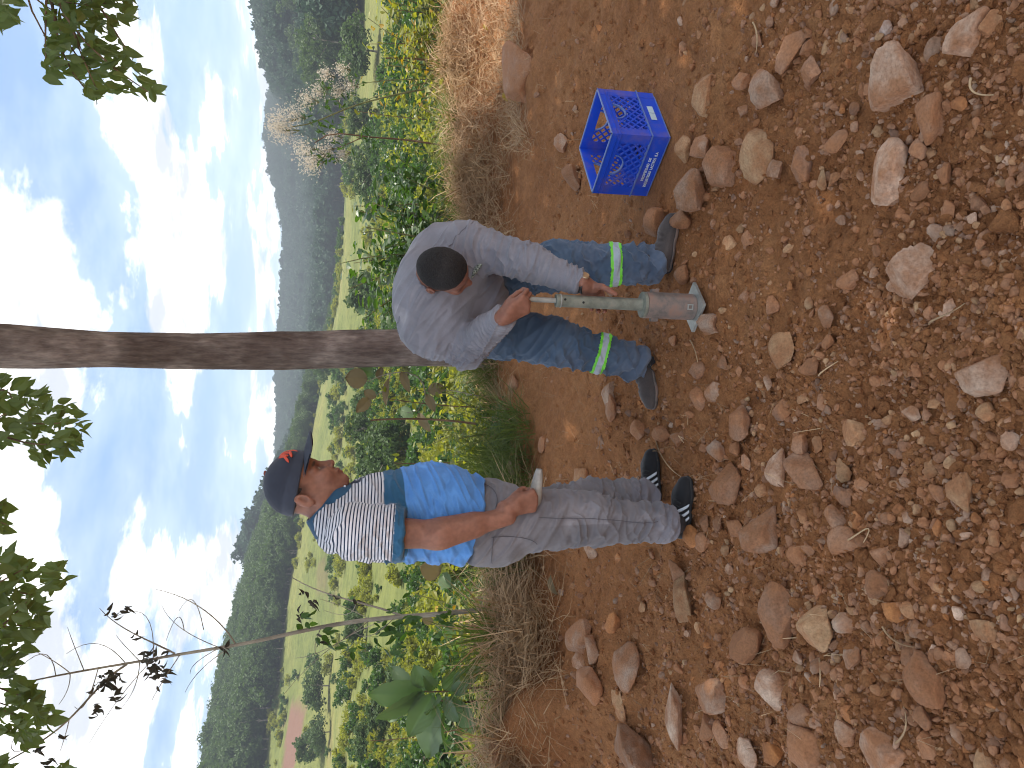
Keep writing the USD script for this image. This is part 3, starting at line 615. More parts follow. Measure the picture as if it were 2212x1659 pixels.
# ---------------------------------------------------------------- tall weeds with pale seed heads, and other stems on the right
FY = 8.3
c2 = lambda x, y: (542 + .2859 * x, .2859 * y)
def weed(name, label, stems, heads, y, leafy_pts, matl):
    t = thing(name, label, 'weed')
    for q, r0 in stems: obj('stem', tube(curve([P(*c2(a, b), y) for a, b in q], 14), np.linspace(r0, r0 * .4, 14), 6), matl, t, smooth=True)
    for hx, hy, hr in heads:
        X, Y = c2(hx, hy); R = hr * 1.25 * .2859 * PX(y); c = P(X, Y, y + rng.uniform(-.1, .1)); n = int(40 + hr * 3.2)
        p = c + rng.normal(size=(n, 3)) * R * .5
        obj('seed_head', leaves(p, unit(rng.normal(size=p.shape) + [0, 0, .8]), rng.normal(size=p.shape), rng.uniform(.016, .032, n), rng.uniform(.008, .016, n), detail=False), M['flower'], t)
        foot = P(*c2(hx + hr * 1.6, hy + rng.uniform(-30, 30)), y)
        obj('stalk', join([tube(curve([foot, (foot + q) / 2, q], 4), [.003, .002, .001, .001], 4) for q in p[:10]]), M['green_stem'], t)
    p = np.array([P(*c2(a + rng.normal(0, 28), b + rng.normal(0, 36)), y + rng.normal(0, .1)) for a, b in leafy_pts for k in range(14)])
    obj('leaves', leaves(p, unit(rng.normal(size=p.shape) + [0, 0, -.5]), rng.normal(size=p.shape), rng.uniform(.05, .1, len(p)), rng.uniform(.018, .03, len(p))), M['dark_shrub_leaf'], t)
weed('flowering_weed', 'tall brown-stemmed weed with pale pink seed heads, left one of the two', [([(1800, 1122), (1400, 1090), (1100, 1050), (850, 1030), (640, 1010), (480, 1080)], .014), ([(850, 1030), (700, 1100), (560, 1140)], .006)],
     [(440, 1200, 80), (395, 1130, 60), (560, 1140, 45), (470, 1250, 55), (690, 1170, 40)], FY, [(850, 1000), (900, 1090), (700, 1090), (640, 1180), (560, 1190), (500, 1160)], M['brown_stem'])
weed('flowering_weed', 'tall green-stemmed weed with the largest pale seed heads against the ridge', [([(1790, 640), (1500, 650), (1250, 685), (950, 750), (700, 830), (500, 915), (300, 960)], .014), ([(1750, 608), (1300, 600), (1000, 610), (800, 640)], .008), ([(700, 830), (600, 720), (480, 690)], .005)],
     [(230, 900, 80), (250, 1010, 75), (200, 960, 60), (420, 760, 60), (330, 870, 55), (570, 560, 42), (690, 530, 42), (750, 650, 44), (620, 1030, 45), (510, 690, 50), (660, 690, 40)], FY + .3, [(420, 850), (560, 800), (640, 950), (520, 960), (700, 740), (800, 640), (560, 640)], M['green_stem'])
weed('stemmed_weed', 'thick brown stem with a few round green leaves near the right edge', [([(1720, 505), (1500, 480), (1250, 445), (1020, 440)], .022)], [], 8.9, [(1050, 430), (1120, 450), (1500, 480)], M['brown_stem'])
stick = thing('bare_stick', 'thin bare upright stick between the standing man and the trunk', 'stick')
obj('stem', tube(curve([P(1030, 916, 6.6), P(930, 906, 6.6), P(860, 905, 6.6), P(800, 908, 6.6)], 10), np.linspace(.010, .007, 10), 6), M['brown_stem'], stick, smooth=True)
st2 = thing('bare_stick', 'short brown stick leaning over the straw beside the standing man\'s belly', 'stick')
obj('stem', tube(curve([P(1108, 908, 6.2), P(1085, 925, 6.25), P(1060, 945, 6.3)], 6), np.linspace(.008, .006, 6), 6), M['brown_stem'], st2, smooth=True)

for X0, Y0, X1, Y1, lb in ((1040, 70, 800, 95, 'thin leaning stem at the right edge in front of the wooded slope'), (1050, 265, 770, 240, 'thin stem rising between the two flowering weeds'), (1060, 420, 760, 445, 'thin stem in front of the shrub right of the bent man'), (1070, 880, 830, 860, 'thin stem beside the big trunk'), (1090, 985, 850, 1000, 'thin stem in front of the standing man\'s belly'), (1050, 1560, 800, 1600, 'thin stem at the left beside the broad-leaved plant'), (1060, 30, 850, 20, 'thin stem at the very right border of the view')):
    yy = 6.9 if Y0 > 700 else 8.6
    t = thing('thin_stem', lb, 'stem'); q = curve([P(X0, Y0, yy), P(X0 * .6 + X1 * .4, Y0 * .55 + Y1 * .45 + 6, yy), P(X1, Y1, yy)], 12)
    obj('stem', tube(q, np.linspace(.007, .003, 12), 6), M['brown_stem'], t, smooth=True)
    p = q[rng.integers(4, 12, 16)] + rng.normal(0, .04, (16, 3)); obj('leaves', leaves(p, unit(rng.normal(size=p.shape) + [0, 0, -.4]), rng.normal(size=p.shape) + [0, 0, .5], rng.uniform(.05, .09, 16), rng.uniform(.02, .04, 16)), M['scrub_leaf'], t)
# ---------------------------------------------------------------- weeds and shrubs along the edge
def shrub_proto(name, seed, leafmat, H, R, n, L, stems=9, extra=None):
    g = np.random.default_rng(seed); c = proto(name); tubes, tips = [], []
    for k in range(stems):
        a = g.uniform(0, 6.28); rr = R * g.uniform(.2, 1); h = H * g.uniform(.55, 1)
        q = curve([(g.normal(0, .05), g.normal(0, .05), -.2), (math.cos(a) * rr * .45, math.sin(a) * rr * .45, h * .55), (math.cos(a) * rr, math.sin(a) * rr, h)], 9)
        tubes.append(tube(q, np.linspace(.010, .003, 9), 5)); tips.append(q)
    obj('stem', join(tubes), M['green_stem'], c, smooth=True)
    T = np.array(tips); i = g.integers(0, stems, n); t = g.uniform(2.2, 8, n); lo = np.floor(t).astype(int).clip(0, 7)
    p = T[i, lo] * (1 - (t - lo))[:, None] + T[i, lo + 1] * (t - lo)[:, None] + g.normal(0, .07, (n, 3)) * [1, 1, .7]
    d = unit(g.normal(size=p.shape) * [1, 1, .5] + [0, 0, -.15]); u_ = unit(g.normal(size=p.shape) * .5 + [0, 0, 1])
    l = L * g.uniform(.6, 1.25, n)
    mixd = g.uniform(0, 1, n) < (extra or 0)
    obj('foliage', leaves(p[~mixd], d[~mixd], u_[~mixd], l[~mixd], l[~mixd] * .55), leafmat, c)
    if mixd.any(): obj('yellow_leaves', leaves(p[mixd], d[mixd], u_[mixd], l[mixd], l[mixd] * .6), M['yellow_leaf'], c)
    return c
SH = {'bright': shrub_proto('bright_weed', 51, M['scrub_leaf'], 1.35, .55, 620, .075), 'bright2': shrub_proto('bright_weed_b', 52, M['scrub_leaf'], 1.0, .6, 560, .06), 'dark': shrub_proto('dark_shrub', 53, M['dark_shrub_leaf'], 1.7, .6, 900, .085, 12),
      'yellow': shrub_proto('yellow_weed', 54, M['scrub_leaf'], 1.2, .5, 500, .07, extra=.28), 'fern': shrub_proto('dark_weed', 55, M['dark_shrub_leaf'], .8, .5, 600, .07)}
def near_r(u): return float(edge_r(az_of_u(u)))
def put(kind, u, dr, top_v, name, label, cat, group=None, wide=1.0):
    """Stands dr behind the edge in direction u, as tall as to reach row top_v of the upright picture."""
    a = math.radians(float(az_of_u(u))); r = near_r(u) + dr; x, y = r * math.sin(a), r * math.cos(a)
    z0 = max(float(ground_z(x, y, False)), float(hill_z(x, y))) if dr < 4 else float(hill_z(x, y))
    h = z_at(u, top_v, r) - z0; H = {'bright': 1.35, 'bright2': 1.0, 'dark': 1.7, 'yellow': 1.2, 'fern': .8}[kind]
    s = h / H
    return copy_of(SH[kind], name, label, cat, (x, y, z0), rotz=rng.uniform(0, 360), scale=(wide * (s * .5 + .5), wide * (s * .5 + .5), s), group=group)
put('yellow', 690, .9, 366, 'yellow_shrub', 'bright yellow-green bush behind the pale straw at the right', 'shrub', wide=1.5)
put('bright', 742, 1.0, 372, 'yellow_shrub', 'sunlit feathery bush at the far right edge of the view', 'shrub', wide=1.5)
put('bright', 640, 1.2, 395, 'yellow_shrub', 'sunlit bush between the two flowering weeds', 'shrub', wide=1.2)
G1 = 'leafy weeds behind the straw rim'
put('dark', 520, 1.0, 334, 'leafy_shrub', 'dense dark green shrub right behind the bent man\'s back', 'shrub', wide=1.6)
put('dark', 548, 1.6, 352, 'leafy_shrub', 'glossy green shrub between the bent man and the flowering weeds', 'shrub', wide=1.1)
put('dark', 496, 1.9, 362, 'leafy_shrub', 'green shrub whose top shows just left of the dense dark shrub', 'shrub')
put('yellow', 142, .9, 445, 'yellow_weed', 'weed with bright yellow leaves at the foot of the bare sapling', 'weed', wide=1.2)
put('yellow', 108, 1.0, 440, 'yellow_weed', 'yellow-leaved weed between the sapling and the broad-leaved plant', 'weed', wide=1.2)
put('fern', 392, .8, 452, 'fern_weed', 'dark fern-like weed under the bent man\'s elbow left of the trunk', 'weed')
g = np.random.default_rng(5)
BAND = [(0, 90, 'at the far left beside the broad-leaved plant'), (90, 170, 'around the foot of the bare sapling'), (170, 290, 'behind the standing man'), (290, 385, 'between the standing man and the tree trunk'), (385, 470, 'right behind the bent man'), (470, 580, 'around the dense dark shrub right of the bent man'), (580, 690, 'between the flowering weeds'), (690, 800, 'at the right edge beyond the pale straw')]
def where(u): return next(t for a, b, t in BAND if u < b)
for u in list(range(6, 768, 28)) + list(range(12, 768, 40)):
    k = 'bright' if g.uniform() < .6 else 'bright2'
    left = u < 240
    top = g.uniform(395, 490) if not left else g.uniform(415, 500)
    if 480 < u < 620: top += 20
    put(k, u + g.uniform(-9, 9), g.uniform(.7, 3.6), top, 'leafy_weed', 'yellow-green leafy weed ' + where(u), 'weed', group=G1 + ' ' + where(u), wide=g.uniform(.7, 1.35))
for u in (330, 345, 300, 270, 255, 60, 30, 12, 420, 600, 80, 165, 190):
    put('fern', u + g.uniform(-6, 6), g.uniform(.5, 1.1), g.uniform(460, 490), 'dark_weed', 'low dark green weed ' + where(u), 'weed', group='low dark weeds ' + where(u))

def grass_proto(name, seed, material, n=90, H=1.0, R=.22):
    gg = np.random.default_rng(seed); c = proto(name); a = gg.uniform(0, 6.28, n); rr = R * np.sqrt(gg.uniform(0, .25, n)); b = np.stack([np.cos(a) * rr, np.sin(a) * rr, 0 * a - .1], 1)
    h = H * gg.uniform(.45, 1, n); a2 = a + gg.normal(0, .5, n); lean = h * gg.uniform(.1, .55, n); tip = b + np.stack([np.cos(a2) * lean, np.sin(a2) * lean, h], 1)
    obj('leaf_blades', blades(b, tip, gg.uniform(.008, .016, n), np.stack([-np.cos(a2) * lean * .25, -np.sin(a2) * lean * .25, h * .12], 1)), material, c)
    return c
GC = [grass_proto('grass_clump_a', 71, M['green_grass']), grass_proto('grass_clump_b', 72, M['green_grass'], 70), grass_proto('grass_clump_c', 73, M['dry_grass'], 45)]
for i, u in enumerate(list(range(4, 768, 17)) + list(range(470, 768, 22))):
    u = u + g.uniform(-8, 8); a = math.radians(float(az_of_u(u))); r = near_r(u) + g.uniform(.35, 1.9); x, y = r * math.sin(a), r * math.cos(a)
    k = int(g.choice(3, p=[.45, .35, .2])); z0 = max(float(ground_z(x, y, False)), float(hill_z(x, y))); s = np.clip(z_at(u, g.uniform(405, 480), r) - z0, .35, 1.5)
    copy_of(GC[k], 'tall_grass' if k < 2 else 'dry_tall_grass', ('tall green grass clump ' if k < 2 else 'tall dry straw-coloured grass clump ') + where(u), 'grass', (x, y, z0), rotz=g.uniform(0, 360), scale=(1.2, 1.2, s), group=('tall green grass clumps ' if k < 2 else 'tall dry grass clumps ') + where(u))
# ---------------------------------------------------------------- straw and grass
def straw(name, n, a0, a1, d0, d1, lmin, lmax, lift, material, label, seed, up=0.12, wid=.005):
    g = np.random.default_rng(seed)
    az = g.uniform(a0, a1, n); r = edge_r(az) + d0 + (d1 - d0) * g.beta(2, 2, n)
    x, y = r * np.sin(np.radians(az)), r * np.cos(np.radians(az))
    pn = fbm(np.stack([az * .22, r * .8, 0 * r], 1), 3, seed); keep_ = pn > (.45 if d0 > -2 else 0) + .2 * g.uniform(-1, 1, n); az, r, x, y, n = az[keep_], r[keep_], x[keep_], y[keep_], int(keep_.sum())
    z = ground_z(x, y, False) + g.uniform(0, 1, n) ** 2 * lift * (.5 + 1.2 * pn[keep_])
    L = g.uniform(lmin, lmax, n); t = g.uniform(0, 6.28, n); d = unit(np.stack([np.cos(t) + .3, np.sin(t) * .6, g.normal(0, .25, n) + up], 1))
    p = np.stack([x, y, z], 1); q = p + d * L[:, None]
    zf = ground_z(q[:, 0], q[:, 1], False) + .004
    q[:, 2] = np.maximum(q[:, 2], zf)
    return tag(obj(name, blades(p, q, g.uniform(.6, 1.5, n) * wid, g.normal(0, .03, (n, 3)) + [0, 0, .02]), material), label, 'grass', kind='stuff')
straw('dry_straw', 24000, -38, 38, -.5, .75, .06, .36, .08, M['dry_grass'], 'dry cut straw heaped along the road edge', 61)
straw('dry_straw', 9000, -38, -9, -.35, .8, .15, .55, .16, M['dry_grass'], 'thick mat of long dry straw on the left rim', 62, wid=.006)
straw('dry_straw', 3500, 17, 38, -2.0, -.4, .08, .34, .04, M['dry_grass'], 'thin scatter of dry straw on the soil at the right', 67, wid=.005)
straw('dry_straw', 9000, 8, 38, -.9, .9, .10, .40, .14, M['dry_grass'], 'pale sunlit straw on the right rim', 65, wid=.006)
straw('green_grass', 11000, -38, 38, .2, 2.2, .18, .6, .10, M['green_grass'], 'green grass standing behind the straw', 63, up=.9)
straw('green_grass', 5000, -14, 4, -.35, .5, .18, .5, .05, M['green_grass'], 'dark green grass spilling over the soil edge between the two men', 66, up=.45)
straw('straw_bits', 900, -30, 32, -4.0, -.5, .02, .10, .010, M['dry_root'], 'loose straw bits and rootlets strewn over the soil', 64, up=0.02, wid=.0022)
# ---------------------------------------------------------------- stones
def stone_material(name, lo, hi, dust=.5, spec=.25):
    n = {'g': ('texture_coordinate', {}), 'ge': ('geometry', {}), 'oi': ('object_info', {}), 'n1': ('noise_texture', dict(scale=14.0, detail=7.0, roughness=.65)), 'n2': ('noise_texture', dict(scale=9.0, detail=5.0, roughness=.6)), 'n3': ('noise_texture', dict(scale=120.0, detail=4.0, roughness=.7)),
         'c': ('rgb_ramp', dict(ramp=[(.3, lo), (.68, hi), (.85, tuple(min(.75, c * 1.3) for c in hi))])), 'd': ('rgb_ramp', dict(ramp=[(.36 - .1 * dust, (.12, .12, .12)), (.62 - .1 * dust, (.9, .9, .9))])),
         'm': ('mix', dict(color2=(.29, .130, .058))), 'c3': ('rgb_ramp', dict(ramp=[(.3, (.72, .7, .68)), (.5, (1, 1, 1)), (.75, (1.3, 1.28, 1.25))])), 'm2': ('mix', dict(mix_type='multiply', fac=1.0)),
         'v': ('map_range', dict(from_min=0, from_max=1, to_min=.8, to_max=1.2)), 'h': ('hsv', {}),
         'b': ('bump', dict(strength=.7, distance=.006)), 'p': ('principled_bsdf', dict(roughness=.85, specular_ior_level=spec))}
    l = [('ge.position', k + '.vector') for k in ('n1', 'n2', 'n3')]
    l += [('n1.fac', 'c.fac'), ('n2.fac', 'd.fac'), ('c.color', 'm.color1'), ('d.color', 'm.fac'), ('m.color', 'm2.color1'), ('n3.fac', 'c3.fac'), ('c3.color', 'm2.color2'), ('oi.random', 'v.value'), ('v.result', 'h.value'), ('m2.color', 'h.color'), ('h.color', 'p.base_color'), ('n1.fac', 'b.height'), ('b.normal', 'p.normal')]
    return mat(name, n, l)
ST = {'brown': stone_material('brown_stone', (.20, .115, .075), (.36, .225, .15), .75), 'tan': stone_material('tan_stone', (.30, .19, .10), (.48, .34, .20), .45), 'grey': stone_material('grey_stone', (.24, .17, .125), (.42, .32, .245), .45),
      'pale': stone_material('pale_stone', (.36, .245, .175), (.62, .49, .38), .25), 'orange': stone_material('rust_orange_stone', (.30, .11, .035), (.46, .20, .065), .4), 'dark': stone_material('dark_stone', (.13, .085, .065), (.22, .155, .12), .6), 'white': stone_material('white_stone', (.45, .40, .36), (.70, .66, .62), .15)}
ICO = {k: trimesh.creation.icosphere(k) for k in (1, 2, 3)}
def rock(seed, sub=3, planes=10, sharp=38.0, flat=1.0):
    g = np.random.default_rng(seed); b = ICO[sub]; d = np.array(b.vertices)
    nrm = unit(g.normal(size=(planes, 3))); h = g.uniform(.62, 1.0, planes)
    a = np.maximum(d @ nrm.T, .02) / h
    r = 1 / (np.sum(a ** sharp, 1) ** (1 / sharp))
    r = np.minimum(r, 1.35)
    v = d * r[:, None]
    v = v * (1 + .12 * (fbm(v * 2.2 + seed % 97, 3, seed % 50) - .5)[:, None] + .07 * (fbm(v * 7 + seed % 31, 3, seed % 37) - .5)[:, None])
    v = v / np.abs(v).max(0)
    return v, np.array(b.faces)
R_ = []                                                    # (X, Y, extent along X, extent along Y, colour) measured on the photograph
def rk(s):
    for ln in s.split(';'):
        q = ln.split()
        if q: R_.append((float(q[0]), float(q[1]), float(q[2]), float(q[3]), q[4]))
rk('1527 203 52 92 tan;1656 196 88 76 grey;1602 172 42 42 brown;1713 105 60 98 brown;1752 154 50 60 brown;1746 101 34 44 brown;1805 22 32 40 grey;1932 170 140 126 pale;2092 82 92 110 pale;2138 56 50 60 tan;2021 108 38 52 grey;2007 255 74 100 brown;2060 226 58 34 orange;1994 291 46 42 grey')
rk('1909 373 80 126 pale;1981 327 52 52 grey;2027 373 44 46 brown;1978 415 46 44 brown;1632 346 74 110 tan;1674 369 38 46 pale;1733 356 66 74 dark;1556 369 88 88 brown;1515 317 48 50 grey;1801 307 60 50 brown;1772 389 26 42 tan;1798 386 28 36 tan;1847 274 22 22 grey;1893 278 24 22 tan;1566 523 42 36 tan;1612 516 34 34 grey;2037 454 42 42 brown;2011 500 40 44 grey;1912 65 32 36 white;1888 91 20 22 white;1877 190 24 30 pale')
rk('1492 1158 46 46 orange;1514 1173 30 44 brown;1521 1130 26 34 brown;1544 1130 26 40 brown;1576 1141 48 38 brown;1644 1148 96 102 grey;1558 1187 26 26 tan;1726 1198 58 56 brown;1808 1123 54 62 grey;1851 1120 42 44 orange;1833 1170 84 66 brown;1737 1120 30 40 tan;1961 1162 34 42 grey;1911 1198 56 48 brown;1951 1205 30 38 brown;1919 1266 58 66 brown;1958 1318 74 68 orange;2115 1227 44 42 grey;2122 1276 52 56 brown;2161 1164 32 34 tan;2158 1130 30 28 brown')
rk('1696 1326 88 124 brown;1790 1348 86 94 tan;1851 1341 54 48 grey;1619 1391 90 74 brown;1469 1291 46 90 tan;1537 1294 38 40 grey;1740 1419 34 30 grey;1787 1437 34 38 grey;1819 1441 28 32 brown;1879 1416 48 48 grey;2026 1455 90 116 brown;2001 1359 46 50 grey;1990 1408 32 54 brown;2061 1416 40 40 brown;2101 1423 36 48 pale;2140 1359 54 48 tan;2015 1544 46 52 grey;1969 1498 30 28 brown;1680 1494 62 88 pale;1548 1498 70 74 grey;1473 1527 56 145 pale;1751 1540 62 56 brown;1869 1533 38 44 orange;1862 1580 50 56 grey;1744 1612 118 98 brown;1623 1619 48 74 pale;1940 1619 110 92 grey;2026 1612 56 74 brown;2083 1583 44 44 pale;2129 1640 60 56 tan;1534 1573 38 56 brown;1566 1583 36 56 brown;1673 1630 60 50 orange')
rk('1280 1372 56 66 grey;1283 1420 24 46 pale;1312 1393 42 68 grey;1319 1468 62 84 brown;1366 1430 70 104 grey;1368 1612 132 104 grey;1341 1344 36 42 orange;1219 1596 40 76 dark;1366 1525 22 70 tan')
rk('1531 699 58 58 grey;1575 598 26 24 white;1475 598 46 46 brown;1824 609 50 52 brown;1966 591 112 116 pale;1657 658 40 42 brown;1780 684 38 48 grey;1683 755 66 76 tan;1743 792 56 36 brown;1557 784 30 32 grey;1501 799 40 40 brown;1538 844 52 42 grey;1505 862 34 52 brown;1590 907 60 80 brown;1679 885 46 46 dark;1724 860 32 26 tan;1784 736 40 36 brown;1888 821 30 28 brown;1971 892 42 34 pale;2005 896 24 26 brown;1836 933 68 58 tan;1720 959 50 50 brown;1761 963 30 40 tan;1542 968 56 54 grey;1583 970 32 32 brown;1605 1002 32 40 pale;1460 948 36 34 grey;1427 933 36 40 brown;1568 1041 80 92 brown;1672 1015 50 84 pale;1731 1022 86 76 brown;1817 1015 32 52 tan;1862 1048 40 34 grey;2036 989 32 26 brown;2018 1018 40 42 tan;2088 1056 66 88 tan;2036 1063 38 46 brown;2129 818 118 100 pale;1932 647 18 20 tan;1821 1074 68 50 dark;1535 700 8 8 grey')
rk('1330 880 44 66 brown;1325 858 40 60 pale;1415 485 66 66 brown;1493 412 92 80 grey;1478 322 56 54 tan;1235 385 44 56 brown;1210 310 36 40 grey;1128 160 84 112 brown;1120 832 30 40 brown;1420 480 40 40 grey;1458 640 30 36 brown;1470 470 60 50 brown;1270 1040 40 60 tan;1285 1180 36 50 pale;1310 960 30 40 grey;1600 640 34 34 brown;1380 930 36 46 brown;1640 1060 30 36 tan;1455 1240 40 60 brown;1250 1110 30 44 brown;1190 960 26 34 brown')
ZN = [('on the rim by the dry straw at the right', lambda X, Y: X < 1240 and Y < 520), ('behind or beside the blue crate', lambda X, Y: X < 1440 and Y < 520), ('at the near corner of the blue crate', lambda X, Y: X < 1580 and Y < 520),
      ('in the open soil on the camera side of the crate', lambda X, Y: X < 1850 and Y < 520), ('close to the camera on the crate side', lambda X, Y: Y < 520),
      ('around the bent man\'s boots', lambda X, Y: X < 1520 and Y < 880), ('in the soil in front of the soil sampler', lambda X, Y: X < 1850 and Y < 880), ('close to the camera in the middle of the soil', lambda X, Y: Y < 880 and X >= 1850),
      ('between the two men', lambda X, Y: X < 1500 and Y < 1060), ('in front of the standing man\'s toes', lambda X, Y: X < 1900 and Y < 1090), ('close to the camera in line with the standing man', lambda X, Y: Y < 1240 and X >= 1900),
      ('just in front of the standing man\'s shoe heels', lambda X, Y: X < 1900 and Y < 1240), ('behind the standing man near the left rim', lambda X, Y: X < 1500), ('in the rubble to the left of the standing man', lambda X, Y: X < 1850), ('close to the camera on the far left', lambda X, Y: True)]
def zone(X, Y):
    return next(n for n, t in ZN if t(X, Y))
CW = {'brown': 'dusty brown', 'tan': 'tan', 'grey': 'greyish', 'pale': 'pale', 'orange': 'rust orange', 'dark': 'dark brown', 'white': 'whitish'}
SPECIAL = {(1932, 170): 'biggest pale boulder with white quartz streaks, close to the camera at the crate side', (1909, 373): 'large pale block with straight edges, second below the crate side boulder', (1531, 699): 'round grey stone touching the foot of the soil sampler',
           (1644, 1148): 'large pointed grey stone in front of the standing man\'s heel', (1492, 1158): 'rust orange stone right behind the standing man\'s near shoe', (1368, 1612): 'huge grey boulder at the far left edge by the red bank', (1366, 1430): 'large oval grey boulder leaning in the left pile of boulders',
           (1473, 1527): 'long pale slab lying along the slope left of the standing man', (1128, 160): 'brown boulder sitting at the dry straw on the right rim', (2129, 818): 'large pale stone nearest the camera, cut by the edge of the view', (1966, 591): 'large pale stone near the camera straight below the soil sampler',
           (1958, 1318): 'rounded rust orange stone close to the camera on the left', (1696, 1326): 'large egg-shaped brown stone in the rubble left of the standing man', (1366, 1525): 'narrow tan splinter wedged between the left boulders', (2026, 1455): 'large triangular brown stone close to the camera on the left',
           (1219, 1596): 'lump of dark red earth sticking out under the left straw', (1568, 1041): 'broad brown stone right in front of the standing man\'s far toe'}
ORD = ['largest', 'second largest', 'third largest', 'fourth largest', 'fifth largest', 'sixth largest']
def place_rock(X, Y, sx, sy, col, seed, label, group=None, sub=None):
    g = np.random.default_rng(seed)
    c = G(X + sx * .18, Y); y = c[1]; th = math.atan2(CAM_H, math.hypot(c[0], y)); px = PX(y)
    w = sy * px * (1.18 if max(sx, sy) > 75 else 1.1); h = min(.62 * w, .62 * sx * px / max(math.cos(th), .3)); D = np.clip((sx * px - .62 * h * math.cos(th)) / math.sin(th), .65 * w, 1.7 * w)
    v, f = rock(seed, sub or (3 if max(sx, sy) > 34 else 2))
    a = g.uniform(-.5, .5); tl = g.uniform(-.18, .18, 2)
    v = v * [w / 2, D / 2, h * .62]
    Rm = trimesh.transformations.euler_matrix(tl[0], tl[1], math.atan2(-c[0], y) + a * .35)[:3, :3]
    v = v @ Rm.T
    gz = float(ground_z(c[0], c[1], False)); up = .33 * h if max(sx, sy) < 110 else .30 * h
    t = obj('stone', (v, f), ST[col], smooth=28)
    UsdGeom.Xformable(t).AddTranslateOp().Set(Gf.Vec3d(float(c[0]), float(c[1]), gz + up))
    return tag(t, label, 'stone', group)
done = {}
R_ = [r for r in R_ if r[2] > 10]
for i, (X, Y, sx, sy, col) in enumerate(sorted(R_, key=lambda r: -r[2] * r[3])):
    z = zone(X, Y); k = (z, col); n = done.get(k, 0); label = SPECIAL.get((int(X), int(Y))); grp = None
    if label is None:
        done[k] = n + 1
        if n < 6: label = '%s %s stone %s' % (ORD[n], CW[col], z)
        else: label, grp = 'small %s stone %s' % (CW[col], z), 'small %s stones %s' % (CW[col], z)
    place_rock(X, Y, sx, sy, col, 1000 + i, label, grp)
g = np.random.default_rng(9)
taken = [(r[0], r[1], max(r[2], r[3]) * .6) for r in R_] + [(1440, 1030, 70), (1480, 1100, 80), (1385, 790, 60), (1435, 560, 60), (1505, 663, 40), (1400, 310, 110), (1330, 290, 90), (1470, 700, 10)]
n = 0
while n < 150:
    X, Y = g.uniform(1300, 2200), g.uniform(0, 1655)
    dens = .35 + .65 * sstep(900, 1300, Y) + .25 * (Y < 420) * (X > 1500)
    if g.uniform() > dens or any((X - a) ** 2 + (Y - b) ** 2 < (c + 14) ** 2 for a, b, c in taken): continue
    s = g.uniform(15, 31) * (.75 + .4 * sstep(1300, 2100, X)); col = g.choice(['brown', 'brown', 'brown', 'grey', 'tan', 'dark', 'pale', 'orange'])
    z = zone(X, Y)
    place_rock(X, Y, s * g.uniform(.7, 1.1), s * g.uniform(.8, 1.3), col, 5000 + n, 'small %s stone scattered %s' % (CW[col], z), 'small scattered %s stones %s' % (CW[col], z), sub=2)
    taken.append((X, Y, s * .5)); n += 1
# gravel and clods, past counting
PB = []
for k in range(10):
    c = proto('pebble_%s' % 'abcdefghij'[k]); v, f = rock(300 + k, 2 if k < 4 else 1, 10, 18.0); obj('pebble', (v, f), [ST['brown'], ST['grey'], ST['tan'], ST['dark'], SOIL, SOIL, SOIL, ST['brown'], SOIL, SOIL][k], c, smooth=35); PB.append(c)
n = 26000
Y = g.uniform(-60, 1720, n); X = 1180 + (2290 - 1180) * g.uniform(0, 1, n) ** .8
p = G(X, Y); s = np.exp(g.normal(math.log(.0065), .5, n)).clip(.003, .016) * (.7 + .15 * p[:, 1])
ok = (np.hypot(p[:, 0], p[:, 1]) < edge_r(np.degrees(np.arctan2(p[:, 0], p[:, 1]))) - .3) & (fbm(p * 1.3, 3, 77) + .25 * sstep(800, 1500, Y) > g.uniform(.25, .75, n))
for a, b, c in ((1505, 663, 55), (1380, 310, 120)): ok &= (X - a) ** 2 + (Y - b) ** 2 > c * c
p, s = p[ok], s[ok]
p[:, 2] = ground_z(p[:, 0], p[:, 1]) + s * .15
sc = s[:, None] * g.uniform(.6, 1.3, (len(s), 3))
tag(instancer('/World/gravel', PB, p, rand_quats(g, len(p)), sc, g.integers(0, 10, len(p))), 'fine gravel and soil crumbs spread over the red soil', 'gravel', kind='stuff')
def strew(name, protos, n, med, sig, lo_, hi_, seed, label, cat, left, embed):
    g = np.random.default_rng(seed); Y = g.uniform(-60, 1720, n); X = 1230 + (2290 - 1230) * g.uniform(0, 1, n) ** .75
    p = G(X, Y); s = np.exp(g.normal(math.log(med), sig, n)).clip(lo_, hi_)
    w = fbm(p * 1.1 + 5, 3, seed) * 1.5 - .3 + left * sstep(700, 1400, Y) + .25 * left * sstep(500, 250, Y) * sstep(1450, 1600, X)
    ok = (np.hypot(p[:, 0], p[:, 1]) < edge_r(np.degrees(np.arctan2(p[:, 0], p[:, 1]))) - .35) & (w > g.uniform(0, 1, n))
    for a, b, c in ((1440, 1030, 60), (1485, 1095, 75), (1405, 800, 55), (1450, 550, 55), (1505, 663, 75), (1380, 310, 130)): ok &= (X - a) ** 2 + (Y - b) ** 2 > c * c
    p, s = p[ok], s[ok]; p[:, 2] = ground_z(p[:, 0], p[:, 1]) + s * embed
    tag(instancer('/World/' + name, protos, p, rand_quats(g, len(p)), s[:, None] * g.uniform(.6, 1.25, (len(s), 3)), g.integers(0, len(protos), len(p))), label, cat, kind='stuff')
CL_, RB_ = [], []
for k in range(8):
    c = proto('clod_%s' % 'abcdefgh'[k]); v, f = rock(700 + k, 3, 14, 9.0); v = v * (1 + .25 * (fbm(v * 5 + k, 3, k) - .5))[:, None]; obj('clod', (v, f), SOIL, c, smooth=True); CL_.append(c)
    c = proto('rubble_%s' % 'abcdefgh'[k]); v, f = rock(800 + k, 2, 9, 40.0); obj('stone', (v, f), ST[['brown', 'grey', 'brown', 'tan', 'dark', 'brown', 'pale', 'orange'][k]], c, smooth=25); RB_.append(c)
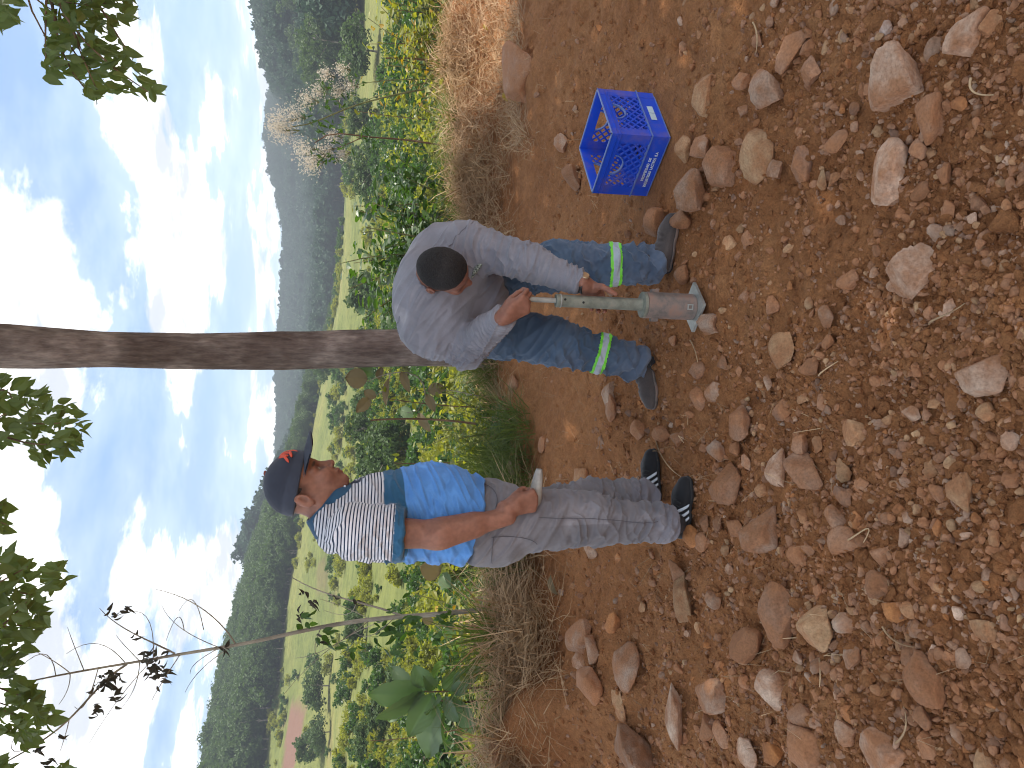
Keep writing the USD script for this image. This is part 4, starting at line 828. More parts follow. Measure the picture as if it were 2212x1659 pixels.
strew('soil_clods', CL_, 1500, .013, .45, .007, .034, 21, 'crumbly clods of red soil all over the ground', 'soil', .1, .1)
strew('rubble', RB_, 1500, .0115, .4, .007, .024, 22, 'small broken stones past counting between the larger ones', 'rubble', .6, .25)
# dry roots and fibres lying on the soil
for i, q in enumerate([[(1420, 950), (1440, 990), (1475, 1030)], [(1500, 735), (1512, 760), (1515, 810)], [(2020, 700), (2045, 690), (2080, 670), (2090, 655)], [(1770, 812), (1800, 800), (1820, 780)], [(1830, 1170), (1870, 1160), (1900, 1140), (1880, 1180)], [(1955, 1350), (1975, 1375), (2010, 1395)], [(1800, 1420), (1815, 1450), (1805, 1480)], [(1640, 50), (1650, 90), (1640, 120)], [(2105, 170), (2120, 200), (2150, 205)], [(1985, 1600), (2000, 1560), (1990, 1520)]]):
    pts = np.array([G(a, b) for a, b in q]); pts[:, 2] = ground_z(pts[:, 0], pts[:, 1]) + .012
    pts[1:-1, 2] += .012
    t = obj('dry_root', tube(curve(pts, 12), np.linspace(.0035, .0015, 12), 5), M['dry_root'], smooth=True)
    tag(t, ['thin root beside the standing man\'s near toe', 'straight thin root beside the round stone at the soil sampler', 'curled root close to the camera near the large pale stone', 'short pale root below the tan stone in front of the sampler', 'tangled root among the rubble close to the standing man\'s line', 'root curving past the rust orange stone', 'root between the small grey stones on the left', 'fine root in the open soil at the far right', 'pale root beside the nearest stone on the right', 'root beside the large grey boulder close to the camera on the left'][i], 'root')
for (X, Y, col, L, lb) in ((1163, 1010, 'tan_leaf', .13, 'curled tan leaf lying at the grassy edge in front of the standing man\'s tool'), (1235, 1262, 'tan_leaf', .12, 'dry tan leaf lying on the soil behind the standing man'), (1115, 210, 'yellow_leaf', .08, 'small yellow leaf lying on the straw at the right rim'), (1075, 60, 'yellow_leaf', .07, 'yellow leaf caught in the pale straw at the far right')):
    c = G(X, Y); c[2] = float(ground_z(c[0], c[1], False)) + .03
    if X < 1200: c[2] += .06
    tag(obj('fallen_leaf', big_leaf(c - [.5 * L, 0, 0], c + [.5 * L, .03, .035], L * .45, (0, -.6, .8), droop=.5), M[col], smooth=True), lb, 'leaf')
# ---------------------------------------------------------------- the blue crate
def plastic(name, c, rough=.42):
    n = {'ge': ('geometry', {}), 'n1': ('noise_texture', dict(scale=9.0, detail=6.0, roughness=.7)), 'n2': ('noise_texture', dict(scale=160.0, detail=3.0)),
         'd': ('rgb_ramp', dict(ramp=[(.5, (0, 0, 0)), (.78, (.5, .5, .5))])), 'm': ('mix', dict(color1=c, color2=(.22, .13, .085))), 'b': ('bump', dict(strength=.25, distance=.001)), 'p': ('principled_bsdf', dict(roughness=rough, specular_ior_level=.4))}
    return mat(name, n, [('ge.position', 'n1.vector'), ('ge.position', 'n2.vector'), ('n1.fac', 'd.fac'), ('d.color', 'm.fac'), ('m.color', 'p.base_color'), ('n2.fac', 'b.height'), ('b.normal', 'p.normal')])
BLUE = plastic('blue_plastic', (.010, .060, .48)); EDGE = plastic('worn_blue_edge', (.10, .17, .42)); INK = plastic('white_print', (.62, .68, .74), .6); STICK = plastic('grey_label', (.42, .52, .56), .6)
N0, NR, NL = G(1451, 297.7), G(1413, 208), G(1397, 426)
e1 = unit(NR - N0); e2 = unit(NL - N0); bis = unit(e1 + e2)
ang = math.atan2(bis[1], bis[0]) - math.pi / 4
CS, CH = .5 * (np.linalg.norm(NR - N0) + np.linalg.norm(NL - N0)), .282
CS = float(np.clip(CS, .30, .345))
crate = thing('milk_crate', 'blue plastic lattice milk crate with white lettering standing on the soil', 'crate', (N0[0], N0[1], .004), math.degrees(ang))
from shapely import box as sbox
from shapely import affinity, unary_union
def panel():
    s, h = CS - .02, CH; full = sbox(.012, .0, s + .008, h)
    win = sbox(.048, .092, s - .028, h - .048); holes = []
    step, bar = .0285, .0075
    for i in range(-3, 16):
        for j in range(-12, 14):
            cx, cy = (i + j) * step * .7071 * 1.0, (j - i) * step * .7071
            holes.append(affinity.rotate(sbox(cx - (step - bar) / 2, cy - (step - bar) / 2, cx + (step - bar) / 2, cy + (step - bar) / 2), 45))
    holes = affinity.translate(unary_union(holes), 0.02, .15)
    hand = shapely.Point(CS / 2, h - .048).buffer(.052, 24).intersection(sbox(0, 0, CS, h - .048)).difference(sbox(0, 0, 0, 0))
    ring = hand.buffer(.007)
    cut = win.intersection(holes).difference(ring).union(hand.intersection(win))
    return full.difference(cut.buffer(-.0004)), hand, win
pan, hand, win = panel()
def ext(g, d): return trimesh.util.concatenate([trimesh.creation.extrude_polygon(x, d) for x in getattr(g, 'geoms', [g])])
FR = [((0, 0), 0), ((CS, 0), 90), ((CS, CS), 180), ((0, CS), 270)]
def on_side(mm, k, out=0.0):
    """From panel coordinates (x along, y up, z outward) to the crate's own frame, side k."""
    (ox, oy), a = FR[k]; a = math.radians(a); v = np.array(mm.vertices)
    d, nn = np.array([math.cos(a), math.sin(a)]), np.array([math.sin(a), -math.cos(a)])
    xy = np.outer(v[:, 0], d) + np.outer(v[:, 2] + out, nn) + [ox, oy]
    return np.column_stack([xy, v[:, 1]]), np.array(mm.faces)
for k in range(4):
    sp = obj('side_panel', on_side(ext(pan, .005), k, -.006), BLUE, crate, smooth=30)
    lip = hand.buffer(.004).difference(hand.buffer(-.001)).intersection(sbox(0, 0, CS, CH - .05))
    obj('grip_edge', on_side(ext(lip, .010), k, -.008), EDGE, sp)
    ribs = unary_union([affinity.scale(sbox(0.004, CH - .048, CS - .004, CH - .044), 1, 1), sbox(0.004, CH - .030, CS - .004, CH - .027)])
    obj('rim_rib', on_side(ext(ribs, .004), k, -.001), BLUE, sp)
    obj('base_ridge', on_side(ext(sbox(-.003, .086, CS + .003, .092), .009), k, -.004), EDGE, sp)
    obj('top_edge', on_side(ext(sbox(-.002, CH - .0035, CS + .002, CH + .001), .008), k, -.0062), EDGE, sp)
    obj('foot_edge', on_side(ext(sbox(.002, .0015, CS - .002, .006), .006), k, -.004), EDGE, sp)
for k in range(4):
    (ox, oy), a = FR[k]; a = math.radians(a)
    b = trimesh.creation.box(bounds=[[.0, .0, .0], [.044, .0055, CH - .004]]); b2 = trimesh.creation.box(bounds=[[.0, .0056, .0], [.0055, .044, CH - .004]])
    v = np.vstack([b.vertices, b2.vertices]); f = np.vstack([b.faces, b2.faces + 8])
    xy = np.column_stack([v[:, 0] * math.cos(a) - v[:, 1] * math.sin(a) + ox, v[:, 0] * math.sin(a) + v[:, 1] * math.cos(a) + oy])
    obj('corner_post', (np.column_stack([xy, v[:, 2]]), f), BLUE, crate)
gridp = sbox(.006, .006, CS - .006, CS - .006).difference(unary_union([sbox(x, y, x + .03, y + .03) for x in np.arange(.02, CS - .05, .04) for y in np.arange(.02, CS - .05, .04)]))
gm = ext(gridp, .006); obj('floor_grid', (gm.vertices + [0, 0, .012], gm.faces), BLUE, crate)
# the corner nearest the camera is the crate's origin: side 0 runs towards the right one, side 3 towards the left one
for i, (txt, hh, yy) in enumerate((('PROPIEDAD  DE', .0125, .052), ('INDUSTRIAS  LACTEOS  S.A', .0125, .030))):
    tm = meshkit.text_mesh(txt, hh, .0012, bold=True); w = tm.bounds[1][0]
    sc = (.135 if i == 0 else .20) / w
    v = np.array(tm.vertices) * [sc, 1, 1] + [CS * .46 - (.135 if i == 0 else .20) / 2, yy, 0]
    tm.vertices = v
    lt = obj('lettering', on_side(tm, 3, .0006), INK, crate)
    tag(lt, 'white capital lettering on the lower band of the crate')
for x0 in (.125, .178):
    obj('label_patch', on_side(ext(sbox(x0, .034, x0 + .050, .062), .001), 0, .0006), STICK, crate)

# ---------------------------------------------------------------- the soil sampler
def metal(name, a, b, rough=.5, m=.6, dirt=.5):
    n = {'ge': ('geometry', {}), 'n1': ('noise_texture', dict(scale=16.0, detail=6.0, roughness=.7)), 'n2': ('noise_texture', dict(scale=70.0, detail=4.0)), 'c': ('rgb_ramp', dict(ramp=[(.35, a), (.65, b)])), 'd': ('rgb_ramp', dict(ramp=[(.62 - .25 * dirt, (0, 0, 0)), (.82 - .25 * dirt, (.9, .9, .9))])), 'mm': ('mix', dict(color2=(.24, .14, .10))),
         'mt': ('map_range', dict(from_min=0, from_max=.9, to_min=m, to_max=0.0)), 'b': ('bump', dict(strength=.3, distance=.001)), 'p': ('principled_bsdf', dict(roughness=rough))}
    return mat(name, n, [('ge.position', 'n1.vector'), ('ge.position', 'n2.vector'), ('n1.fac', 'c.fac'), ('n1.fac', 'd.fac'), ('d.color', 'mm.fac'), ('c.color', 'mm.color1'), ('mm.color', 'p.base_color'), ('d.color', 'mt.value'), ('mt.result', 'p.metallic'), ('n2.fac', 'b.height'), ('b.normal', 'p.normal')])
PIPE = metal('galvanised_pipe', (.14, .15, .12), (.26, .27, .22), .5, .35, .15); MUD = metal('muddy_steel', (.13, .11, .095), (.23, .195, .175), .65, .2, .75); ROD = metal('steel_rod', (.28, .29, .27), (.42, .43, .40), .4, .5, .1)
TB = G(1512, 664); TB[2] = 0.022
TYB = TB[1]
tip_ = P(1135, 646, TYB + .03)
AX = unit(tip_ - TB)
tx = unit(np.cross([0, 1.0, 0], AX)); ty = np.cross(AX, tx)
def lathe(prof, n=32):
    """A closed turned piece from (height, radius) pairs."""
    a = np.arange(n) / n * 2 * np.pi; h, r = np.array(prof).T
    v = np.stack([np.outer(r, np.cos(a)), np.outer(r, np.sin(a)), np.repeat(h[:, None], n, 1)], -1).reshape(-1, 3)
    i = np.arange(len(h) * n).reshape(len(h), n); j = np.roll(i, -1, 1)
    f = np.stack([i[:-1], j[:-1], j[1:], i[1:]], -1).reshape(-1, 4)
    tri = np.vstack([f[:, [0, 1, 2]], f[:, [0, 2, 3]]]); c0, c1 = len(v), len(v) + 1
    tri = np.vstack([tri, np.stack([j[0], i[0], np.full(n, c0)], 1), np.stack([i[-1], j[-1], np.full(n, c1)], 1)])
    return np.vstack([v, [0, 0, h[0]], [0, 0, h[-1]]]), tri
LEN = float((tip_ - TB) @ AX)
def along(X, Y=655): return float((P(X, Y, TYB) - TB) @ AX)
h_cyl, h_pipe = along(1392), along(1203)
smp = thing('soil_sampler', 'galvanised pipe soil sampler with muddy steel cylinder and foot plate, under the bent man', 'soil sampler')
def tl(m): v, f = m; v = np.asarray(v); return TB + v[:, :1] * tx + v[:, 1:2] * ty + v[:, 2:] * AX, f
obj('rod', tl(lathe([(h_pipe - .05, .0105), (LEN - .0, .0105)], 14)), ROD, smp, smooth=40)
obj('pipe', tl(lathe([(h_cyl - .02, .0255), (h_pipe - .022, .025), (h_pipe - .016, .027), (h_pipe - .004, .027), (h_pipe, .0245)], 32)), PIPE, smp, smooth=35)
obj('pipe_collar', tl(lathe([(h_pipe - .0225, .0277), (h_pipe - .0215, .0285), (h_pipe - .0185, .0285), (h_pipe - .0175, .0277)], 32)), ROD, smp, smooth=35)
obj('cap_plate', tl(lathe([(h_cyl - .006, .050), (h_cyl - .004, .0535), (h_cyl + .008, .0535), (h_cyl + .010, .050)], 36)), PIPE, smp, smooth=35)
cylv, cylf = lathe([(.012, .053), (.02, .0545), (h_cyl - .012, .0545), (h_cyl - .006, .053)], 40); obj('cylinder', tl((cylv, cylf)), MUD, smp, smooth=35)
pl = trimesh.creation.extrude_polygon(shapely.affinity.rotate(shapely.box(-.068, -.068, .068, .068), 45).buffer(.012).buffer(-.004), .011); obj('foot_plate', tl((pl.vertices, pl.faces)), ROD, smp, smooth=30)
bo = ext(sbox(-.012, -.012, .012, .012).difference(sbox(-.007, -.007, .007, .007)), .006); hv_ = np.array(bo.vertices)
cdir = np.array([EYE @ tx - TB @ tx, EYE @ ty - TB @ ty]); cdir /= np.linalg.norm(cdir); sd = np.array([-cdir[1], cdir[0]])
def boss(v, h, r): return np.column_stack([np.outer(v[:, 2] + r, cdir) + np.outer(v[:, 0] - .022 * 0, sd), v[:, 1] + h])
obj('square_boss', tl((boss(hv_, .045, .052), bo.faces)), ROD, smp)
for hh in (h_pipe - .034, h_pipe - .11):
    d = ext(shapely.Point(0, 0).buffer(.0048, 10), .002); vv = np.array(d.vertices); rot = 0.25 if hh > h_pipe - .05 else -.1
    c_ = cdir * math.cos(rot) + sd * math.sin(rot); s_ = np.array([-c_[1], c_[0]])
    obj('pin_hole', tl((np.column_stack([np.outer(vv[:, 2] + .0240, c_) + np.outer(vv[:, 0], s_), vv[:, 1] + hh]), d.faces)), M['hole'], smp)
for sg in (-1, 1):
    obj('lug', tl((trimesh.creation.box(bounds=[[.05 * 1, -.012, h_cyl - .06], [.066, .012, h_cyl - .03]]).vertices * [sg, 1, 1], trimesh.creation.box().faces if sg > 0 else trimesh.creation.box().faces[:, ::-1])), MUD, smp)
# ---------------------------------------------------------------- people: smooth distance fields turned into meshes
def smin(a, b, k):
    h = np.clip(.5 + .5 * (b - a) / k, 0, 1); return b * (1 - h) + a * h - k * h * (1 - h)
def smax(a, b, k): return -smin(-a, -b, k)
def cone(p, a, b, ra, rb):
    a, b = np.asarray(a, float), np.asarray(b, float); ab = b - a
    t = np.clip((p - a) @ ab / (ab @ ab), 0, 1)
    return np.linalg.norm(p - a - t[:, None] * ab, axis=1) - (ra + (rb - ra) * t)
def ell(p, c, r, R=None):
    q = p - np.asarray(c, float)
    if R is not None: q = q @ R                              # columns of R are the axes
    r = np.asarray(r, float); k0 = np.linalg.norm(q / r, axis=1); k1 = np.linalg.norm(q / r ** 2, axis=1)
    return k0 * (k0 - 1) / np.maximum(k1, 1e-9)
def chain(p, pts, rad, k=.02):
    d = None
    for i in range(len(pts) - 1):
        c = cone(p, pts[i], pts[i + 1], rad[i], rad[i + 1]); d = c if d is None else smin(d, c, k)
    return d
def mesh_sdf(f, lo, hi, h, c=5):
    lo, hi = np.asarray(lo, float), np.asarray(hi, float); H = h * c; nb = np.ceil((hi - lo) / H).astype(int)
    g = np.stack(np.meshgrid(*[np.arange(n) for n in nb], indexing='ij'), -1).reshape(-1, 3)
    d = f(lo + (g + .5) * H)
    N = nb * c + 1
    D = np.ones(N, np.float32)
    Dc = np.repeat(np.repeat(np.repeat(np.sign(d).reshape(nb), c, 0), c, 1), c, 2); D[:-1, :-1, :-1] = Dc
    act = g[np.abs(d) < H * 1.25]
    need = np.zeros(N, bool)
    o = np.stack(np.meshgrid(*[np.arange(c + 1)] * 3, indexing='ij'), -1).reshape(-1, 3)
    idx = (act[:, None] * c + o[None]).reshape(-1, 3); need[idx[:, 0], idx[:, 1], idx[:, 2]] = True
    ii = np.argwhere(need)
    for s in range(0, len(ii), 400000):
        q = ii[s:s + 400000]; D[q[:, 0], q[:, 1], q[:, 2]] = f(lo + q * h)
    I = D < 0
    cnt = sum(I[a:N[0] - 1 + a, b:N[1] - 1 + b, e:N[2] - 1 + e].astype(np.int8) for a in (0, 1) for b in (0, 1) for e in (0, 1))
    cells = np.argwhere((cnt > 0) & (cnt < 8)); vid = np.full(N - 1, -1, np.int64); vid[tuple(cells.T)] = np.arange(len(cells))
    acc, w = np.zeros((len(cells), 3)), np.zeros(len(cells))
    cor = [(a, b, e) for a in (0, 1) for b in (0, 1) for e in (0, 1)]
    val = {k: D[cells[:, 0] + k[0], cells[:, 1] + k[1], cells[:, 2] + k[2]].astype(float) for k in cor}
    for k in cor:
        for ax in range(3):
            if k[ax] == 0:
                k2 = tuple(1 if j == ax else k[j] for j in range(3)); x, y = val[k], val[k2]; m = (x < 0) != (y < 0)
                t = np.where(m, x / np.where(m, x - y, 1), 0); pt = np.array(k, float)[None] + 0 * acc; pt[:, ax] = t
                acc[m] += pt[m]; w[m] += 1
    v = lo + (cells + acc / np.maximum(w, 1)[:, None]) * h
    F = []
    for ax in range(3):
        s0 = [slice(None)] * 3; s1 = [slice(None)] * 3; s0[ax] = slice(0, -1); s1[ax] = slice(1, None)
        A, B = I[tuple(s0)], I[tuple(s1)]; e = np.argwhere(A != B); o1, o2 = [j for j in range(3) if j != ax]
        e = e[(e[:, o1] > 0) & (e[:, o2] > 0) & (e[:, o1] < N[o1] - 1) & (e[:, o2] < N[o2] - 1)]
        def cid(da, db):
            q = e.copy(); q[:, o1] -= da; q[:, o2] -= db; return vid[tuple(q.T)]
        q = np.stack([cid(1, 1), cid(0, 1), cid(0, 0), cid(1, 0)], 1)
        flip = A[tuple(e.T)] ^ (ax == 1)
        q = np.where(flip[:, None], q, q[:, ::-1]); F.append(q)
    F = np.vstack(F); F = F[(F >= 0).all(1)]
    tri = np.vstack([F[:, [0, 1, 2]], F[:, [0, 2, 3]]])
    return v, tri
def normals(v, f):
    n = np.zeros_like(v); c = np.cross(v[f[:, 1]] - v[f[:, 0]], v[f[:, 2]] - v[f[:, 0]])
    for k in range(3): np.add.at(n, f[:, k], c)
    return unit(n)
def relax(v, f, it=3):
    from scipy.sparse import coo_matrix
    e = np.vstack([f[:, [0, 1]], f[:, [1, 2]], f[:, [2, 0]]]); e = np.vstack([e, e[:, ::-1]])
    A = coo_matrix((np.ones(len(e)), (e[:, 0], e[:, 1])), shape=(len(v), len(v))).tocsr(); A.data[:] = 1.0
    w = 1 / np.maximum(np.asarray(A.sum(1)).ravel(), 1)
    for i in range(it * 2):
        v = v + (.45 if i % 2 == 0 else -.47) * ((A @ v) * w[:, None] - v)
    return v, f
def build(f, lo, hi, h=.004, it=4):
    v, t = mesh_sdf(f, lo, hi, h); return relax(v, t, it)
def push(v, f, disp):
    return v + normals(v, f) * np.asarray(disp)[:, None], f
def frame(fwd, up):
    fwd = unit(fwd); up = unit(np.asarray(up) - fwd * (np.asarray(up) @ fwd)); return np.stack([fwd, np.cross(up, fwd), up], 1)   # columns: forward, left, up
def bands(s, per, width=.5):
    return np.abs(((s / per) % 1) - .5) * 2

def head_field(p, o, R, s):
    """Head with the ear holes' middle at o; R: forward, left, up."""
    q = (p - o) @ R / s; y = np.abs(q[:, 1]); m = np.column_stack([q[:, 0], y, q[:, 2]])
    d = ell(q, (.026, 0, .050), (.097, .077, .092))
    d = smin(d, ell(q, (.062, 0, -.030), (.056, .060, .074)), .03)
    d = smin(d, cone(m, (.005, .052, -.050), (.080, .014, -.092), .022, .020), .03)
    d = smin(d, ell(q, (.088, 0, -.094), (.020, .020, .016)), .018)
    d = smin(d, ell(m, (.086, .038, -.030), (.024, .022, .024)), .022)
    d = smin(d, cone(m, (.104, .006, .016), (.090, .050, .010), .012, .010), .014)
    d = smax(d, -ell(m, (.121, .033, -.004), (.022, .020, .013)), .012)
    d = smin(d, ell(m, (.092, .032, -.005), (.0145, .0145, .0125)), .003)
    d = smin(d, cone(m, (.100, .030, .0035), (.094, .046, .001), .0052, .004), .005)
    d = smin(d, cone(q, (.108, 0, .004), (.128, 0, -.036), .0085, .0125), .010)
    d = smin(d, ell(m, (.114, .0145, -.040), (.0125, .009, .0085)), .006)
    d = smax(d, -ell(m, (.121, .0085, -.0485), (.006, .0042, .005)), .003)
    d = smin(d, ell(q, (.102, 0, -.063), (.020, .028, .012)), .012)
    d = smin(d, cone(m, (.1165, .0, -.0635), (.104, .021, -.068), .0065, .0035), .004)
    d = smin(d, cone(m, (.1115, .0, -.0765), (.102, .018, -.072), .0080, .004), .004)
    d = smax(d, -cone(m, (.1235, .0, -.0695), (.110, .024, -.0705), .0022, .001), .002)
    ea = cone(m, (-.012, .083, .024), (-.002, .079, -.026), .006, .006)
    e0 = ell(m, (-.005, .081, .0), (.019, .0075, .032))
    e0 = smax(e0, -ell(m, (-.001, .090, .002), (.011, .008, .019)), .004)
    d = smin(d, smin(e0, ea, .004), .008)
    return d * s
def head_colour(v, o, R, s, skin, beard=0.0):
    q = (v - o) @ R / s; y = np.abs(q[:, 1]); c = np.tile(np.array(skin, float), (len(v), 1))
    def mixc(w, col): c[:] = c * (1 - w[:, None]) + np.array(col) * w[:, None]
    near = lambda x0, y0, z0, r: 1 - sstep(.7, 1.15, np.sqrt(((q[:, 0] - x0) / r[0]) ** 2 + ((y - y0) / r[1]) ** 2 + ((q[:, 2] - z0) / r[2]) ** 2))
    mixc(.75 * near(.112, 0, -.0695, (.022, .027, .013)), (skin[0] * .75, skin[1] * .55, skin[2] * .6))
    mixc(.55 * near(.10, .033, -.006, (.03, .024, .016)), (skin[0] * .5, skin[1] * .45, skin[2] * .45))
    mixc(near(.106, .032, -.006, (.008, .0105, .005)), (.45, .42, .38)); mixc(near(.107, .033, -.006, (.008, .0045, .005)), (.02, .014, .012))
    mixc(.85 * near(.104, .030, .0165, (.018, .024, .006)), (.025, .018, .015))
    mixc(beard * near(.07, .03, -.08, (.06, .06, .035)) * .8, (skin[0] * .5, skin[1] * .5, skin[2] * .52)); mixc(beard * near(.115, 0, -.055, (.015, .03, .008)), (skin[0] * .45, skin[1] * .45, skin[2] * .47))
    mixc(.9 * near(.122, .0085, -.0475, (.006, .005, .005)), (.05, .02, .015)); mixc(.5 * near(.0, .086, .0, (.010, .006, .016)), (skin[0] * .55, skin[1] * .5, skin[2] * .5))
    return c
def hand_field(p, w, F, N, left, curls, thumb, size=1.0, spread=1.0):
    """A hand at wrist w: F towards the fingers, N out of the palm, curls in degrees per finger (three joints), thumb: directions of its three bones."""
    F = unit(F); N = unit(N - F * (np.asarray(N) @ F)); T = np.cross(F, N) * (-1 if left else 1)
    L = lambda a, b, c: w + size * (F * a + T * b + N * c)
    d = cone(p, L(-.02, 0, 0), L(.02, 0, 0), .029 * size, .030 * size)
    base = [(.092, .030), (.097, .010), (.092, -.011), (.082, -.029)]
    for (a, b) in base: d = smin(d, cone(p, L(.012, b * .55, 0), L(a, b, -.003), .019 * size, .0135 * size), .014 * size)
    d = smin(d, ell(p, L(.040, .024, .012), (.022 * size,) * 3), .016 * size)
    for i, (a, b) in enumerate(base):
        ln = [(.044, .026, .021), (.048, .030, .022), (.045, .028, .021), (.036, .021, .019)][i]; r = [.0098, .0100, .0096, .0086][i]; q = L(a, b, -.002); ang = 0; fd = None
        for k in range(3):
            ang += math.radians(curls[i][k]); q2 = q + size * ln[k] * (F * math.cos(ang) + N * math.sin(ang) + T * (b * .8 * spread if k == 0 else 0))
            c = cone(p, q, q2, r * size * (1 - .07 * k), r * size * (.94 - .09 * k)); fd = c if fd is None else smin(fd, c, .003); q = q2
        d = smin(d, fd, .006 * size)
    q = L(.022, .022, .008); td = None
    for k, (t, ln) in enumerate(zip(thumb, (.045, .034, .027))):
        q2 = q + size * ln * unit(t); c = cone(p, q, q2, (.0155, .0120, .0108)[k] * size, (.0122, .0108, .0088)[k] * size); td = c if td is None else smin(td, c, .005); q = q2
    return smin(d, td, .012 * size)
def attr_cloth(name, rough=.9, stripes=False, weave=900.0, bump=.25, fade=None):
    """Cloth whose dye is the mesh's own colour; stripes: printed lines along the primvar line where mask is on."""
    n = {'at': ('attribute', dict(attribute='dye')), 'g': ('geometry', {}), 'nf': ('noise_texture', dict(scale=weave, detail=2.0)), 'n1': ('noise_texture', dict(scale=7.0, detail=5.0, roughness=.6)), 'n3': ('noise_texture', dict(scale=38.0, detail=4.0, roughness=.6)),
         'c': ('rgb_ramp', dict(ramp=[(.3, (.80, .80, .80)), (.55, (1, 1, 1)), (.75, fade or (1.12, 1.12, 1.12))])), 'c2': ('rgb_ramp', dict(ramp=[(.2, (.85, .85, .85)), (.8, (1.15, 1.15, 1.15))])),
         'm1': ('mix', dict(mix_type='multiply', fac=1.0)), 'm2': ('mix', dict(mix_type='multiply', fac=1.0)), 'b': ('bump', dict(strength=bump, distance=.0015)), 'b2': ('bump', dict(strength=.35, distance=.006)), 'p': ('principled_bsdf', dict(roughness=rough, specular_ior_level=.2, sheen_weight=.15))}
    l = [('g.position', 'nf.vector'), ('g.position', 'n1.vector'), ('g.position', 'n3.vector'), ('n1.fac', 'c.fac'), ('nf.fac', 'c2.fac'), ('c.color', 'm1.color2'), ('m1.color', 'm2.color1'), ('c2.color', 'm2.color2'), ('m2.color', 'p.base_color'), ('nf.fac', 'b.height'), ('n3.fac', 'b2.height'), ('b.normal', 'b2.normal'), ('b2.normal', 'p.normal')]
    if stripes:
        n |= {'ln': ('attribute', dict(attribute='line')), 'mk': ('attribute', dict(attribute='mask')), 'fr': ('math', dict(math_type='fraction')), 'lt': ('math', dict(math_type='less_than', value2=.40)), 'on': ('math', dict(math_type='multiply')), 'mx': ('mix', dict(color2=(.035, .050, .085)))}
        l += [('ln.fac', 'fr.value1'), ('fr.value', 'lt.value1'), ('lt.value', 'on.value1'), ('mk.fac', 'on.value2'), ('on.value', 'mx.fac'), ('at.color', 'mx.color1'), ('mx.color', 'm1.color1')]
    else: l += [('at.color', 'm1.color1')]
    return mat(name, n, l)
def skin_mat(name):
    n = {'at': ('attribute', dict(attribute='dye')), 'g': ('geometry', {}), 'n1': ('noise_texture', dict(scale=60.0, detail=4.0)), 'n2': ('noise_texture', dict(scale=350.0, detail=3.0)), 'c': ('rgb_ramp', dict(ramp=[(.3, (.85, .82, .82)), (.7, (1.12, 1.1, 1.1))])), 'm': ('mix', dict(mix_type='multiply', fac=1.0)), 'b': ('bump', dict(strength=.25, distance=.001)),
         'p': ('principled_bsdf', dict(roughness=.52, specular_ior_level=.4, subsurface_weight=.12, subsurface_scale=.004, subsurface_radius=(1.0, .35, .2)))}
    return mat(name, n, [('g.position', 'n1.vector'), ('g.position', 'n2.vector'), ('n1.fac', 'c.fac'), ('at.color', 'm.color1'), ('c.color', 'm.color2'), ('m.color', 'p.base_color'), ('n2.fac', 'b.height'), ('b.normal', 'p.normal')])
SKIN, KNIT, PRINT, DENIM = skin_mat('skin'), attr_cloth('knit_cloth', weave=700.0), attr_cloth('printed_cloth', stripes=True, weave=800.0), attr_cloth('denim_cloth', weave=1100.0, bump=.4, fade=(1.3, 1.28, 1.25))
FELT = attr_cloth('cap_cloth', weave=1500.0); HAIRM = mat('short_hair', {'g': ('geometry', {}), 'at': ('attribute', dict(attribute='dye')), 'ad': ('mix', dict(mix_type='add', fac=1.0)), 'n': ('noise_texture', dict(scale=260.0, detail=3.0, roughness=.7)), 'c': ('rgb_ramp', dict(ramp=[(.35, (.008, .007, .007)), (.7, (.04, .036, .034))])), 'b': ('bump', dict(strength=1.0, distance=.004)), 'p': ('principled_bsdf', dict(roughness=.8, specular_ior_level=.25))}, [('g.position', 'n.vector'), ('n.fac', 'c.fac'), ('c.color', 'ad.color1'), ('at.color', 'ad.color2'), ('ad.color', 'p.base_color'), ('n.fac', 'b.height'), ('b.normal', 'p.normal')])
LEATHER = attr_cloth('shoe_leather', rough=.6, weave=200.0); RUBBER = simple('black_rubber', (.02, .02, .02), .7); REFLECT = mat('reflective_tape', {'s': ('attribute', dict(attribute='line')), 'c': ('rgb_ramp', dict(interpolate=False, ramp=[(0, (.20, .72, .05)), (.24, (.42, .46, .50)), (.76, (.20, .72, .05)), (1.0, (.20, .72, .05))])), 'p': ('principled_bsdf', dict(roughness=.45, specular_ior_level=.5))}, [('s.fac', 'c.fac'), ('c.color', 'p.base_color')])
def dyed(v, col): return np.tile(np.asarray(col, float), (len(v), 1))
def wr(v, sc, seed): return fbm(v * np.asarray(sc), 3, seed) - .5
def folds(v, a, b, per, amp, t0, t1, seed, skew=.35):
    """Creases across a limb between the fractions t0 and t1 of the bone a-b."""
    a, b = np.asarray(a), np.asarray(b); L = np.linalg.norm(b - a); ax = (b - a) / L; s = (v - a) @ ax
    rad = v - a - s[:, None] * ax; ang = rad @ unit(np.cross(ax, [.3, .9, .1])) / .08
    ph = s / per + skew * ang * 1.6 + 3.4 * wr(v, 7, seed) + 1.5 * wr(v, 16, seed + 7)
    return 1.25 * amp * (1 - 1.6 * np.abs(np.sin(ph * np.pi)) ** .7) * np.clip(fbm(v * 8, 3, seed + 5) * 3 - .9, 0, 1.2) * .8 * sstep(t0 - .12, t0 + .05, s / L) * (1 - sstep(t1 - .05, t1 + .12, s / L)) * (.4 + 1.2 * fbm(v * 6, 2, seed + 1))
def creases(v, A, amp, seed):
    """Soft irregular creases of loose cloth; A stretches space so that they run one way."""
    q = v @ np.asarray(A, float).T; r = np.clip(1 - np.abs(fbm(q, 2, seed) * 2 - 1) * 3.2, 0, 1)
    return amp * (r ** 1.5) * (.35 + 1.1 * fbm(v * 4, 2, seed + 9))
